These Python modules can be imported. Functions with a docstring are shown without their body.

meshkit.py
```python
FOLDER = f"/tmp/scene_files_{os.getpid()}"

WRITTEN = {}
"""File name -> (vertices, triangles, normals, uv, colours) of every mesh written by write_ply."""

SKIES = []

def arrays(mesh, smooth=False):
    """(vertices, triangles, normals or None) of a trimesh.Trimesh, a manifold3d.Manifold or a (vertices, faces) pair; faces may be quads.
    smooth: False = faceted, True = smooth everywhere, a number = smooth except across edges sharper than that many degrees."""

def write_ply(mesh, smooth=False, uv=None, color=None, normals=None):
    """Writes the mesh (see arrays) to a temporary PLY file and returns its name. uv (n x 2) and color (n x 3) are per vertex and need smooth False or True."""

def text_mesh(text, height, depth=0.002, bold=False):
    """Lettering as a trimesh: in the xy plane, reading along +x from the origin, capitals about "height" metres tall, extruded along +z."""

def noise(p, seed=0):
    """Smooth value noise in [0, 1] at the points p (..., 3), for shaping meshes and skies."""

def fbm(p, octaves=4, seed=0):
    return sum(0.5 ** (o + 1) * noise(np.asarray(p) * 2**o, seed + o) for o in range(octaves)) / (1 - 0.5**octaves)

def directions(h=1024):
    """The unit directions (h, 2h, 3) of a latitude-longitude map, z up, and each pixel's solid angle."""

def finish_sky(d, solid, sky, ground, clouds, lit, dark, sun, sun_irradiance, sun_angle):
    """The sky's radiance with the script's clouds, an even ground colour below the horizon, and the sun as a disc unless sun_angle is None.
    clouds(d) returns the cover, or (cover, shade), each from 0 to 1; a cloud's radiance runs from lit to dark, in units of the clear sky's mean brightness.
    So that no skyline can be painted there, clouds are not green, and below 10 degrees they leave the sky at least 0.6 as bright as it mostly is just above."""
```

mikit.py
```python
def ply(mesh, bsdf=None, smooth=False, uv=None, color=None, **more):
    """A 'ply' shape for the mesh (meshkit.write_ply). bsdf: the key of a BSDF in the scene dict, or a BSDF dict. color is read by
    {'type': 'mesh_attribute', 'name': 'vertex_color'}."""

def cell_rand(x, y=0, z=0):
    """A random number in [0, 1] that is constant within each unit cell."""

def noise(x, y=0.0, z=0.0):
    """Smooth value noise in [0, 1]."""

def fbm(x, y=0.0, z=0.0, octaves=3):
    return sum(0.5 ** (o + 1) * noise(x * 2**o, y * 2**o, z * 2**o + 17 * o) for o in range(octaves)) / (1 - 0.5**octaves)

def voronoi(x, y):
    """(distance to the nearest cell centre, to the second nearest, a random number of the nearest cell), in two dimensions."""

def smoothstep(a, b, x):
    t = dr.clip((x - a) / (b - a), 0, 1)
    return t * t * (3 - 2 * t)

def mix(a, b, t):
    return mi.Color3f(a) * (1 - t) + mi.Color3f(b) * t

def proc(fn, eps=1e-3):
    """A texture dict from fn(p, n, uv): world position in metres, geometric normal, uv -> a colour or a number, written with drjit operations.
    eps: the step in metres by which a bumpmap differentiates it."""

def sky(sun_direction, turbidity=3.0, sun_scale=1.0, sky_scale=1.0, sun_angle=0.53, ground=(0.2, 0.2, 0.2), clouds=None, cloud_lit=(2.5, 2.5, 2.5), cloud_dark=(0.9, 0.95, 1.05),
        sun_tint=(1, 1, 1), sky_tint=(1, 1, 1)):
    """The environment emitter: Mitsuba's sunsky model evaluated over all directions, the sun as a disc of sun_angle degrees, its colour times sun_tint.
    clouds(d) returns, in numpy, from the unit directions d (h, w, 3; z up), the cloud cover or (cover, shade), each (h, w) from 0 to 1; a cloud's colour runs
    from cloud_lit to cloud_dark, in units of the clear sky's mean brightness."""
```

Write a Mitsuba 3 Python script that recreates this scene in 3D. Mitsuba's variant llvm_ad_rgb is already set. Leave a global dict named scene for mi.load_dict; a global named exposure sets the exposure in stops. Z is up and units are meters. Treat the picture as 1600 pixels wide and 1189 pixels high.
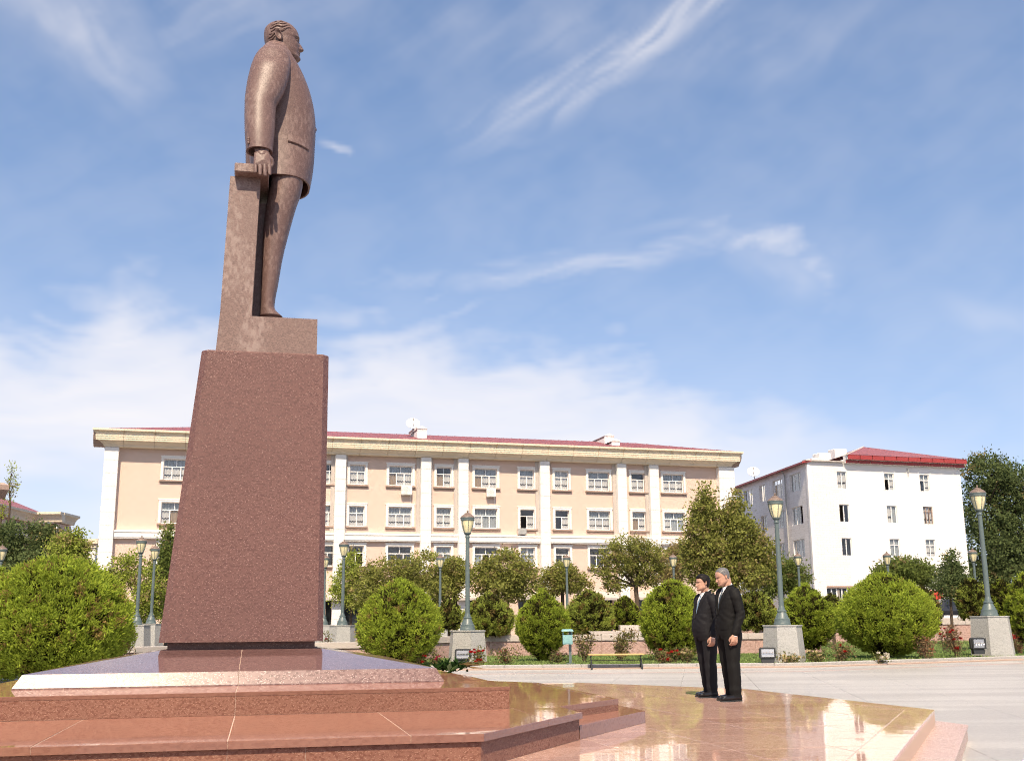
import math
import numpy as np, trimesh, manifold3d as m3, shapely, drjit as dr, mitsuba as mi
import shapely.geometry as sg
from shapely import affinity
import mikit, meshkit
from mikit import noise, fbm, smoothstep, mix, proc
from scipy.interpolate import PchipInterpolator, CubicSpline

scene, labels = {}, {}
T = mi.ScalarTransform4f
PI = math.pi

# ---------------------------------------------------------------- camera, sky, exposure
FPX, PITCH, ROLL = 1751.0, math.radians(12.3), math.radians(0.5)
EYE = np.array([0.0, 0.0, 1.4])
FWD = np.array([0, math.cos(PITCH), math.sin(PITCH)])
_u = np.array([0, -math.sin(PITCH), math.cos(PITCH)])
RIGHT = math.cos(ROLL) * np.array([1.0, 0, 0]) - math.sin(ROLL) * _u
UP = math.cos(ROLL) * _u + math.sin(ROLL) * np.array([1.0, 0, 0])
scene['camera'] = {'type': 'perspective', 'fov': 2 * math.degrees(math.atan(800 / FPX)), 'fov_axis': 'x', 'near_clip': 0.1, 'far_clip': 3000.0,
                   'to_world': T().look_at(origin=EYE.tolist(), target=(EYE + FWD).tolist(), up=UP.tolist())}
exposure = 2.2
SUN = (0.0, -0.65, 0.76)


def _gauss(az, el, pts, w):
    """largest of soft strokes along a polyline in (azimuth, elevation) degrees"""
    best = np.zeros_like(az)
    for (a0, e0, k0), (a1, e1, k1) in zip(pts[:-1], pts[1:]):
        dx, dy = a1 - a0, e1 - e0
        t = np.clip(((az - a0) * dx + (el - e0) * dy) / (dx * dx + dy * dy), 0, 1)
        d2 = (az - a0 - t * dx) ** 2 + (el - e0 - t * dy) ** 2
        best = np.maximum(best, (k0 + (k1 - k0) * t) * np.exp(-d2 / (2 * w * w)))
    return best


def clouds(d):
    az = np.degrees(np.arctan2(d[..., 0], d[..., 1]))
    el = np.degrees(np.arcsin(np.clip(d[..., 2], -1, 1)))
    q = np.stack([az * 0.16, el * 0.55, az * 0], -1)
    w1 = meshkit.fbm(q, 5, 3)
    w2 = meshkit.fbm(np.stack([az * 0.9 + el * 0.5, el * 1.3 - az * 0.4, az * 0], -1), 4, 9)
    w3 = meshkit.fbm(np.stack([az * 0.35, el * 0.5, az * 0 + 5], -1), 4, 21)
    s = lambda a, b, x: np.clip((x - a) / (b - a), 0, 1) ** 2 * (3 - 2 * np.clip((x - a) / (b - a), 0, 1))
    wob = (w3 - 0.5) * 3.0
    a2, e2 = az + wob, el + (w1 - 0.5) * 2.0
    c = np.zeros_like(az)
    # fibres: noise drawn out along the wind, steep at the top of the picture, level lower down
    def fibre(deg, lo, hi, k):
        t = math.radians(deg)
        al, ac = az * math.cos(t) + el * math.sin(t), -az * math.sin(t) + el * math.cos(t)
        wv = (meshkit.fbm(np.stack([al * 0.15, ac * 0.25, al * 0 + k], -1), 3, k) - 0.5) * 3.0
        return meshkit.fbm(np.stack([al * lo, (ac + wv) * hi, al * 0 + 3 * k], -1), 5, k + 4)
    f1, f2, f3 = fibre(27, 0.16, 1.1, 2), fibre(4, 0.16, 1.2, 5), fibre(-38, 0.22, 0.9, 8)
    f4, f5 = fibre(29, 0.28, 2.6, 12), fibre(8, 0.30, 2.4, 15)
    # low veil of cloud with a ragged upper edge
    top = 13.2 + 2.4 * np.exp(-((az + 18.5) / 3.6) ** 2) + 1.7 * np.exp(-((az + 6.5) / 4.5) ** 2) - 0.22 * np.clip(az, 0, 40) - 0.9 * np.exp(-((az + 12.6) / 1.6) ** 2)
    veil = s(2.6, -2.6, el + (w3 - 0.5) * 3.6 + (f2 - 0.5) * 4.5 + (w2 - 0.5) * 0.8 - top)
    veil *= np.exp(-np.clip(az - 6, 0, 99) ** 2 / 180.0)
    low = 1 - 0.75 * s(9.5, 6.0, el + (w1 - 0.5) * 4) * s(-30, -22, az) * s(4, -8, np.abs(az + 24) - 6)
    c = np.maximum(c, 0.82 * veil * low * (0.62 + 0.5 * f2))
    # diagonal streak and the faint sheet to its right
    c = np.maximum(c, 0.48 * _gauss(az + (w3 - .5) * 2.5, el, [(-3.0, 24.2, 0.2), (3.0, 26.5, 0.75), (7.3, 28.6, 1.0), (12.5, 31.2, 0.9)], 0.85) * (0.15 + 0.55 * f1 + 0.75 * s(0.2, 0.8, f4)))
    c = np.maximum(c, 0.34 * _gauss(az, el, [(-6, 29.5, 0.6), (4, 29.8, 0.8), (14, 28.2, 0.9), (19, 28.6, 0.5)], 1.7) * s(0.1, 0.95, f1 * .5 + w3 * .5))
    # wisps, upper left
    c = np.maximum(c, 0.50 * _gauss(az + (w3 - .5) * 2, el, [(-26.5, 29.4, 0.8), (-22.8, 28.0, 1.0), (-20.2, 26.2, 0.7)], 1.35) * (0.15 + 1.0 * (f3 * .6 + w2 * .4)))
    c = np.maximum(c, 0.42 * _gauss(az, el, [(-22, 28.8, 0.9), (-15, 30.2, 0.9), (-9, 31.2, 0.5)], 1.7) * s(0.1, 0.95, f1 * 0.5 + w3 * 0.5))
    # thin arc in the middle, hooking down at its right end
    e3 = el + (w1 - 0.5) * 1.0
    c = np.maximum(c, 0.46 * _gauss(az + (w2 - .5) * 1.2, e3 + (w2 - .5) * .5, [(-9, 17.0, 0.15), (0, 17.7, 0.7), (6.9, 18.4, 0.75), (11.5, 19.3, 1.0), (14.8, 18.4, 0.9), (16.4, 16.8, 0.6), (16.6, 14.8, 0.1)], 0.45) * (0.12 + 0.5 * f2 + 0.75 * s(0.25, 0.8, f5)))
    c = np.maximum(c, 0.34 * _gauss(az, e3, [(12.5, 18.4, 0.7), (15.2, 16.8, 1.0), (18.6, 18.8, 0.2)], 0.9) * (0.1 + 1.0 * (f3 * 0.6 + w2 * 0.4)))
    c = np.maximum(c, 0.18 * _gauss(az, el, [(3, 19.2, 0.3), (9, 20.0, 0.9), (14.5, 21.0, 0.6)], 0.28) * (0.3 + 0.9 * f2))
    c = np.maximum(c, 0.30 * _gauss(az, e3, [(21.5, 14.8, 0.5), (23.6, 13.9, 1.0), (28, 13.4, 0.4)], 0.8) * (0.2 + 0.9 * f3))
    c = np.maximum(c, 0.42 * _gauss(az, el + (w2 - .5) * .5, [(-10.3, 24.0, 0.3), (-9.4, 23.75, 1.0), (-8.7, 23.7, 0.6)], 0.13))
    # faint milky sheet over all of it
    c = np.maximum(c, 0.07 * s(0.2, 0.8, w3) + 0.03 * s(0.2, 0.8, f1))
    # the same thin cirrus over the rest of the sky
    far = s(30, 42, np.abs(az)) + s(34, 42, el)
    c = np.maximum(c, np.clip(far, 0, 1) * 0.5 * s(0.5, 0.75, w1))
    return c, np.zeros_like(c)


scene['sky'] = mikit.sky(SUN, turbidity=3.6, sky_scale=0.95, sky_tint=(1.10, 1.0, 0.99), clouds=clouds, cloud_lit=(2.2, 2.11, 2.12), ground=(0.3, 0.28, 0.25))


def ray(px, py):
    return FWD + (px - 800) / FPX * RIGHT + (594.5 - py) / FPX * UP


def at_z(px, py, z):
    d = ray(px, py)
    return EYE + d * (z - EYE[2]) / d[2]


def at_y(px, py, y):
    d = ray(px, py)
    return EYE + d * y / d[1]


def on_plane(px, py, p0, n):
    d = ray(px, py)
    return EYE + d * (np.dot(np.asarray(p0) - EYE, n) / np.dot(d, n))


# ---------------------------------------------------------------- entries of the scene
_used = {}


def key_for(base):
    k = _used.get(base, 0)
    _used[base] = k + 1
    return base if k == 0 else f'{base}_{k:03d}'


def thing(name, label, cat, group=None, kind=None):
    k = key_for(name)
    labels[k] = {'label': label, 'category': cat}
    if group:
        labels[k]['group'] = group
    if kind:
        labels[k]['kind'] = kind
    return k


def structure(name, label=None):
    k = key_for(name)
    labels[k] = {'kind': 'structure'}
    if label:
        labels[k]['label'] = label
    return k


def put(name, mesh, mat, parent=None, smooth=False, color=None, uv=None, M=None, label=None, kind=None):
    """one entry of the scene; mesh may be a ready ply dict"""
    if parent:
        k = key_for(parent + '__' + name)
    else:
        k = name
    d = dict(mesh) if isinstance(mesh, dict) else mikit.ply(mesh, mat, smooth=smooth, color=color, uv=uv)
    if isinstance(mesh, dict) and mat:
        d['bsdf'] = {'type': 'ref', 'id': mat}
    if M is not None:
        d['to_world'] = T(M) if not isinstance(M, T) else M
    scene[k] = d
    if label or kind:
        labels.setdefault(k, {})
        if label:
            labels[k]['label'] = label
        if kind:
            labels[k]['kind'] = kind
    return k


def mat4(x=0, y=0, z=0, rot=0.0, s=1.0, tilt=None):
    c, n = math.cos(rot), math.sin(rot)
    m = np.eye(4)
    m[:3, :3] = np.array([[c, -n, 0], [n, c, 0], [0, 0, 1]]) * s
    m[:3, 3] = (x, y, z)
    return m


# ---------------------------------------------------------------- mesh helpers
def box(x0, x1, y0, y1, z0, z1):
    b = trimesh.creation.box((x1 - x0, y1 - y0, z1 - z0))
    b.apply_translation(((x0 + x1) / 2, (y0 + y1) / 2, (z0 + z1) / 2))
    return b


def cbox(x0, x1, y0, y1, z0, z1, c):
    """box with chamfered edges"""
    pts = []
    for a, b, d in ((0, 0, 1), (0, 1, 0), (1, 0, 0)):
        ix, iy, iz = (c * (1 - a), c * (1 - b), c * (1 - d))
        # each face rectangle, inset by c in the two other directions
        for x in (x0 + ix, x1 - ix):
            for y in (y0 + iy, y1 - iy):
                for z in (z0 + iz, z1 - iz):
                    pts.append((x, y, z))
    return trimesh.convex.convex_hull(np.array(pts))


def cat(*ms):
    out = []
    for m in ms:
        out += list(m) if isinstance(m, (list, tuple)) else [m]
    return trimesh.util.concatenate([trimesh.Trimesh(np.array(q.vertices), np.array(q.faces), process=False) for q in out])


def slab(poly, z0, z1, ch=0.004):
    """a flat stone: shapely polygon, top edges chamfered"""
    poly = sg.polygon.orient(shapely.Polygon(poly) if not isinstance(poly, sg.Polygon) else poly)
    outer = np.array(poly.exterior.coords)[:-1]
    inner_p = sg.polygon.orient(poly.buffer(-ch, join_style='mitre', mitre_limit=10)) if ch > 0 else poly
    inner = np.array(inner_p.exterior.coords)[:-1] if not inner_p.is_empty else outer
    if len(inner) != len(outer) or poly.interiors:
        inner, ch = outer, 0
    else:
        k = np.argmin(((inner - outer[0]) ** 2).sum(1))
        inner = np.roll(inner, -k, axis=0)
    n = len(outer)
    rings = [np.c_[outer, np.full(n, z0)], np.c_[outer, np.full(n, z1 - ch)]] + ([np.c_[inner, np.full(n, z1)]] if ch > 0 else [])
    v = np.vstack(rings)
    f = []
    for r in range(len(rings) - 1):
        for i in range(n):
            j = (i + 1) % n
            f += [[r * n + i, r * n + j, (r + 1) * n + j], [r * n + i, (r + 1) * n + j, (r + 1) * n + i]]
    tv, tf = trimesh.creation.triangulate_polygon(sg.Polygon(inner), engine='earcut')
    # top cap uses own vertices
    base = len(v)
    v = np.vstack([v, np.c_[tv[:, :2], np.full(len(tv), z1)]])
    tri = np.asarray(tf)
    a = tv[tri]
    area = (a[:, 1, 0] - a[:, 0, 0]) * (a[:, 2, 1] - a[:, 0, 1]) - (a[:, 1, 1] - a[:, 0, 1]) * (a[:, 2, 0] - a[:, 0, 0])
    tri[area < 0] = tri[area < 0][:, ::-1]
    f = np.vstack([np.array(f), tri + base])
    return trimesh.Trimesh(v, f, process=False)


def loft(rings, cap0=True, cap1=True, closed=True):
    """skin a stack of rings (n, m, 3)"""
    R = np.asarray(rings, float)
    n, m = R.shape[:2]
    v = R.reshape(-1, 3)
    i, j = np.meshgrid(np.arange(n - 1), np.arange(m if closed else m - 1), indexing='ij')
    a, b = i * m + j, i * m + (j + 1) % m
    c, d = a + m, b + m
    f = np.concatenate([np.stack([a, b, d], -1).reshape(-1, 3), np.stack([a, d, c], -1).reshape(-1, 3)])
    extra_v, extra_f = [], []
    if closed:
        for on, ring, flip in ((cap0, 0, True), (cap1, n - 1, False)):
            if on:
                k = len(v) + len(extra_v)
                extra_v.append(R[ring].mean(0))
                idx = ring * m + np.arange(m)
                nx = ring * m + (np.arange(m) + 1) % m
                extra_f.append(np.stack([nx, idx, np.full(m, k)] if flip else [idx, nx, np.full(m, k)], -1))
    if extra_v:
        v = np.vstack([v, extra_v])
        f = np.vstack([f] + extra_f)
    return trimesh.Trimesh(v, f, process=False)


def lathe(profile, n=20):
    """profile of (r, z), bottom to top"""
    a = np.arange(n) * 2 * PI / n
    return loft([np.c_[r * np.cos(a), r * np.sin(a), np.full(n, z)] for r, z in profile])


def ngon_loft(profile, n, rot=0.0):
    """faceted tapered prism of (circumradius, z)"""
    a = np.arange(n) * 2 * PI / n + rot
    return loft([np.c_[r * np.cos(a), r * np.sin(a), np.full(n, z)] for r, z in profile])


def tube(path, rad, n=8):
    P = np.asarray(path, float)
    rad = np.broadcast_to(rad, len(P))
    t = np.gradient(P, axis=0)
    t /= np.linalg.norm(t, axis=1, keepdims=True) + 1e-12
    ref = np.array([0, 0, 1.0]) if abs(t[0, 2]) < 0.9 else np.array([1.0, 0, 0])
    a = np.arange(n) * 2 * PI / n
    rings = []
    for p, d, r in zip(P, t, rad):
        x = np.cross(ref, d)
        x /= np.linalg.norm(x) + 1e-12
        y = np.cross(d, x)
        rings.append(p + r * (np.cos(a)[:, None] * x + np.sin(a)[:, None] * y))
        ref = np.cross(d, x) * 0 + ref
    return loft(rings)


def superring(cx, cy, z, hx, hy, e=2.0, n=40, rot=0.0):
    a = np.arange(n) * 2 * PI / n
    c, s = np.cos(a), np.sin(a)
    x = np.sign(c) * np.abs(c) ** (2 / e) * hx
    y = np.sign(s) * np.abs(s) ** (2 / e) * hy
    return np.c_[cx + x, cy + y, np.full(n, z)]


def to_m3(mesh):
    m = trimesh.Trimesh(np.asarray(mesh.vertices), np.asarray(mesh.faces), process=True)
    m.merge_vertices()
    if m.volume < 0:
        m.invert()
    return m3.Manifold(m3.Mesh(m.vertices.astype(np.float32), m.faces.astype(np.uint32)))


def from_m3(M):
    q = M.to_mesh()
    return trimesh.Trimesh(q.vert_properties[:, :3], q.tri_verts, process=False)


def union(*ms):
    return from_m3(m3.Manifold.batch_boolean([to_m3(q) for q in ms], m3.OpType.Add))


def ball(c, r):
    return m3.Manifold.sphere(r, 20).translate(list(map(float, c)))


def chain(pts):
    """hulls of spheres along [(x, y, z, r), ...]"""
    out = []
    for a, b in zip(pts[:-1], pts[1:]):
        out.append(m3.Manifold.batch_hull([ball(a[:3], a[3]), ball(b[:3], b[3])]))
    return m3.Manifold.batch_boolean(out, m3.OpType.Add)


def moved(mesh, M):
    q = trimesh.Trimesh(np.array(mesh.vertices), np.array(mesh.faces), process=False)
    q.apply_transform(np.asarray(M))
    return q


def frame(p0, u):
    """4x4: local x along u (horizontal), y into the depth behind it, z up"""
    u = np.array([u[0], u[1], 0.0]) / math.hypot(u[0], u[1])
    m = np.eye(4)
    m[:3, 0], m[:3, 1], m[:3, 3] = u, (-u[1], u[0], 0), p0
    return m


# ---------------------------------------------------------------- materials
def solid(name, color, rough=0.6, metallic=0.0, spec=0.5, **k):
    col = color if isinstance(color, dict) else {'type': 'rgb', 'value': list(color)}
    scene[name] = {'type': 'twosided', 'b': {'type': 'principled', 'base_color': col, 'roughness': rough, 'metallic': metallic, 'specular': spec, **k}}


def bumped(name, color, rough, fn, scale, spec=0.5, eps=2e-3, **k):
    col = color if isinstance(color, dict) else {'type': 'rgb', 'value': list(color)}
    scene[name] = {'type': 'twosided', 'b': {'type': 'bumpmap', 'scale': scale, 't': proc(fn, eps=eps), 'b': {'type': 'principled', 'base_color': col, 'roughness': rough, 'specular': spec, **k}}}


def grains(base, dark, light, f, amount=0.72, big=0.25):
    """speckled stone: two grain sizes and a slow drift of tone"""
    def fn(p, n, uv):
        a = noise(p.x * f, p.y * f, p.z * f)
        b = noise(p.x * f * 2.3 + 7, p.y * f * 2.3, p.z * f * 2.3)
        s = fbm(p.x * 0.9, p.y * 0.9, p.z * 0.9)
        c = mix(dark, base, smoothstep(0.2, 0.6, a))
        c = mix(c, light, smoothstep(amount, amount + 0.1, b))
        return c * (1 - big + 2 * big * s)
    return proc(fn)


def plain_drift(c0, c1, f=0.4, f2=6.0):
    def fn(p, n, uv):
        return mix(c0, c1, 0.65 * fbm(p.x * f, p.y * f, p.z * f) + 0.35 * noise(p.x * f2, p.y * f2, p.z * f2))
    return proc(fn)


solid('pedestal_granite', grains((0.150, 0.074, 0.062), (0.105, 0.047, 0.040), (0.36, 0.25, 0.22), 50.0, 0.76, 0.12), 0.42)


def _statue_col(p, n, uv):
    a = noise(p.x * 80, p.y * 80, p.z * 80)
    c = mix((0.126, 0.078, 0.070), (0.158, 0.101, 0.092), smoothstep(0.2, 0.8, a))
    w = fbm(p.x * 4, p.y * 4, p.z * 1.6, 3) * 0.32 + 0.68 * fbm(p.x * 38, p.y * 38, p.z * 14, 3)
    return mix(c, (0.36, 0.27, 0.245), 0.26 * smoothstep(0.46, 0.70, w))


solid('statue_granite', proc(_statue_col), 0.46, spec=0.4)


def _pillar_col(p, n, uv):
    a = noise(p.x * 70, p.y * 70, p.z * 70)
    c = mix((0.150, 0.100, 0.089), (0.22, 0.150, 0.133), smoothstep(0.2, 0.8, a))
    w = fbm(p.x * 3.0, p.y * 3.0, p.z * 1.2, 3) * 0.5 + 0.5 * fbm(p.x * 30, p.y * 30, p.z * 12, 3)
    return mix(c, (0.40, 0.32, 0.29), 0.42 * smoothstep(0.46, 0.68, w))


solid('pillar_granite', proc(_pillar_col), 0.5, spec=0.35)
solid('plinth_polish', grains((0.135, 0.075, 0.070), (0.095, 0.050, 0.047), (0.27, 0.19, 0.18), 55.0, 0.78, 0.12), 0.06, spec=0.34)
solid('plinth_hewn', grains((0.20, 0.125, 0.115), (0.13, 0.07, 0.065), (0.36, 0.28, 0.26), 40.0, 0.70, 0.12), 0.22)


def _wave(p, n, uv):
    return noise(p.x * 5.0, p.y * 5.0, 3.0) + 0.35 * noise(p.x * 14.0, p.y * 14.0, 9.0)


for _i, (_b, _d, _l) in enumerate((((0.232, 0.114, 0.080), (0.168, 0.072, 0.049), (0.34, 0.20, 0.145)), ((0.216, 0.105, 0.075), (0.155, 0.066, 0.046), (0.32, 0.19, 0.14)))):
    solid(f'red_granite_{_i}', grains(_b, _d, _l, 60.0, 0.70, 0.16), 0.5, spec=0.15)
    bumped(f'red_polish_{_i}', grains(_b, tuple(0.5 * (x + y) for x, y in zip(_b, _d)), _b, 42.0, 0.74, 0.10), 0.03, _wave, 0.0002, spec=0.55, eps=4e-3)
bumped('tile_polish_0', grains((0.375, 0.24, 0.195), (0.325, 0.195, 0.155), (0.46, 0.33, 0.28), 40.0, 0.74, 0.12), 0.022, _wave, 0.00022, spec=0.55, eps=4e-3)
bumped('tile_polish_1', grains((0.40, 0.26, 0.21), (0.34, 0.205, 0.16), (0.49, 0.38, 0.33), 40.0, 0.74, 0.12), 0.03, _wave, 0.00028, spec=0.55, eps=4e-3)
bumped('tile_polish_2', grains((0.345, 0.21, 0.167), (0.29, 0.165, 0.127), (0.43, 0.30, 0.25), 40.0, 0.74, 0.12), 0.03, _wave, 0.00022, spec=0.55, eps=4e-3)
solid('tile_edge', grains((0.40, 0.285, 0.245), (0.33, 0.22, 0.185), (0.50, 0.41, 0.37), 40.0, 0.74, 0.10), 0.35)
solid('joint_mortar', (0.36, 0.265, 0.215), 0.9)
solid('joint_grey', (0.13, 0.125, 0.12), 0.9, spec=0.1)


def _pave(p, n, uv):
    a = fbm(p.x * 0.22, p.y * 1.1, 0.0, 4)
    b = noise(p.x * 30, p.y * 30, 2.0)
    c = mix((0.295, 0.283, 0.27), (0.345, 0.333, 0.318), smoothstep(0.3, 0.7, a))
    return c * (0.94 + 0.12 * b)


def _pave_b(p, n, uv):
    return fbm(p.x * 6, p.y * 6, 1.0, 3)


bumped('plaza_stone', proc(_pave), 0.42, _pave_b, 0.002)
solid('plaza_pink', plain_drift((0.33, 0.235, 0.205), (0.38, 0.29, 0.26)), 0.5)
solid('kerb_stone', grains((0.36, 0.35, 0.335), (0.30, 0.29, 0.28), (0.43, 0.42, 0.41), 30.0, 0.7, 0.12), 0.55)
solid('soil', plain_drift((0.05, 0.042, 0.02), (0.09, 0.075, 0.035), 1.0, 14.0), 0.95, spec=0.1)
solid('asphalt', plain_drift((0.10, 0.10, 0.10), (0.15, 0.145, 0.14), 0.3, 8.0), 0.85)
solid('grey_granite', grains((0.36, 0.36, 0.34), (0.24, 0.24, 0.23), (0.46, 0.46, 0.445), 40.0, 0.6, 0.10), 0.38)
solid('pink_granite', grains((0.42, 0.285, 0.245), (0.33, 0.21, 0.175), (0.50, 0.39, 0.35), 14.0, 0.7, 0.16), 0.5)
solid('cap_stone', plain_drift((0.42, 0.375, 0.34), (0.49, 0.445, 0.41)), 0.5)

solid('wall_peach', plain_drift((0.605, 0.462, 0.385), (0.655, 0.507, 0.43), 0.25, 3.0), 0.8, spec=0.2)
solid('white_stone', plain_drift((0.72, 0.70, 0.67), (0.79, 0.775, 0.75), 0.5, 4.0), 0.6, spec=0.3)
solid('cornice_stone', plain_drift((0.68, 0.59, 0.455), (0.73, 0.64, 0.50), 0.4, 4.0), 0.7, spec=0.3)
solid('frame_white', (0.82, 0.82, 0.81), 0.5)
solid('sill_brown', plain_drift((0.30, 0.215, 0.175), (0.36, 0.265, 0.22), 0.6, 5.0), 0.7)
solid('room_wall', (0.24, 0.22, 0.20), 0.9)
solid('roof_red', plain_drift((0.185, 0.060, 0.062), (0.235, 0.080, 0.082), 0.4, 3.0), 0.45)
solid('fascia_red', plain_drift((0.28, 0.035, 0.033), (0.34, 0.048, 0.045), 0.4, 3.0), 0.4)
solid('metal_grey', (0.38, 0.38, 0.37), 0.45)
solid('dark_metal', (0.030, 0.032, 0.033), 0.45)
solid('plastic_white', (0.74, 0.74, 0.71), 0.45)
scene['window_glass'] = {'type': 'thindielectric', 'int_ior': 1.52}


solid('lace_curtain', (0.46, 0.465, 0.46), 0.9, spec=0.1)
solid('plain_curtain', (0.27, 0.30, 0.315), 0.9, spec=0.1)
solid('tan_curtain', (0.26, 0.20, 0.14), 0.9, spec=0.1)


def _tile_rel(p, n, uv):
    # thin courses of facing tile, too fine to tell apart at this distance
    z = p.z / 0.21
    row = dr.floor(z)
    fz = z - row
    t = (p.x * 0.9 + p.y * 0.44) / 0.62 + 0.5 * (row - 2 * dr.floor(row / 2))
    ft = t - dr.floor(t)
    return smoothstep(0.0, 0.10, fz) * smoothstep(0.0, 0.045, ft)


def _tile_col(p, n, uv):
    m = _tile_rel(p, n, uv)
    a = fbm(p.x * 0.3, p.y * 0.3, p.z * 0.3)
    b = mikit.cell_rand((p.x * 0.9 + p.y * 0.44) / 0.62, p.z / 0.21, 3)
    return mix((0.50, 0.47, 0.44), mix((0.68, 0.655, 0.635), (0.78, 0.76, 0.74), 0.5 * a + 0.5 * b), m)


solid('white_tile', proc(_tile_col), 0.45)
solid('white_render', plain_drift((0.72, 0.71, 0.68), (0.79, 0.785, 0.765), 0.25, 2.0), 0.7, spec=0.3)

solid('lamp_green', plain_drift((0.082, 0.115, 0.118), (0.115, 0.150, 0.152), 1.5, 12.0), 0.42)
solid('lamp_brown', plain_drift((0.16, 0.115, 0.092), (0.22, 0.165, 0.135), 2.0, 14.0), 0.4)
scene['lamp_glass'] = {'type': 'twosided', 'b': {'type': 'principled', 'base_color': {'type': 'rgb', 'value': [0.72, 0.66, 0.42]}, 'roughness': 0.2, 'specular': 0.5}}
solid('bin_teal', plain_drift((0.17, 0.34, 0.35), (0.22, 0.40, 0.41), 3.0, 20.0), 0.45)
solid('bench_wood', plain_drift((0.50, 0.31, 0.12), (0.57, 0.37, 0.16), 3.0, 30.0), 0.45)
solid('reflector', (0.75, 0.76, 0.78), 0.18, metallic=0.9)
solid('car_paint', (0.012, 0.014, 0.022), 0.2, clearcoat=1.0)
solid('tyre_rubber', (0.02, 0.02, 0.02), 0.8)
solid('car_glass', (0.02, 0.025, 0.03), 0.05)
solid('sign_red', (0.55, 0.05, 0.025), 0.5)

solid('bark', plain_drift((0.060, 0.045, 0.033), (0.12, 0.092, 0.068), 2.0, 18.0), 0.9, spec=0.1)
scene['leaf'] = {'type': 'principledthin', 'base_color': {'type': 'mesh_attribute', 'name': 'vertex_color'}, 'roughness': 0.55, 'diff_trans': 0.9}

solid('suit_charcoal', plain_drift((0.0085, 0.0085, 0.0105), (0.0130, 0.0130, 0.0165), 3.0, 60.0), 0.75, spec=0.25)
solid('suit_black', plain_drift((0.0045, 0.0045, 0.0047), (0.0075, 0.0075, 0.0078), 3.0, 60.0), 0.75, spec=0.25)
solid('shirt_white', (0.78, 0.77, 0.78), 0.8, spec=0.2)
solid('tie_blue', (0.16, 0.25, 0.33), 0.5)
solid('tie_grey', (0.07, 0.10, 0.12), 0.5)
solid('skin', plain_drift((0.46, 0.27, 0.19), (0.52, 0.31, 0.225), 9.0, 60.0), 0.5, spec=0.35)
solid('hair_black', (0.008, 0.006, 0.006), 0.6, spec=0.25)


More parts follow.
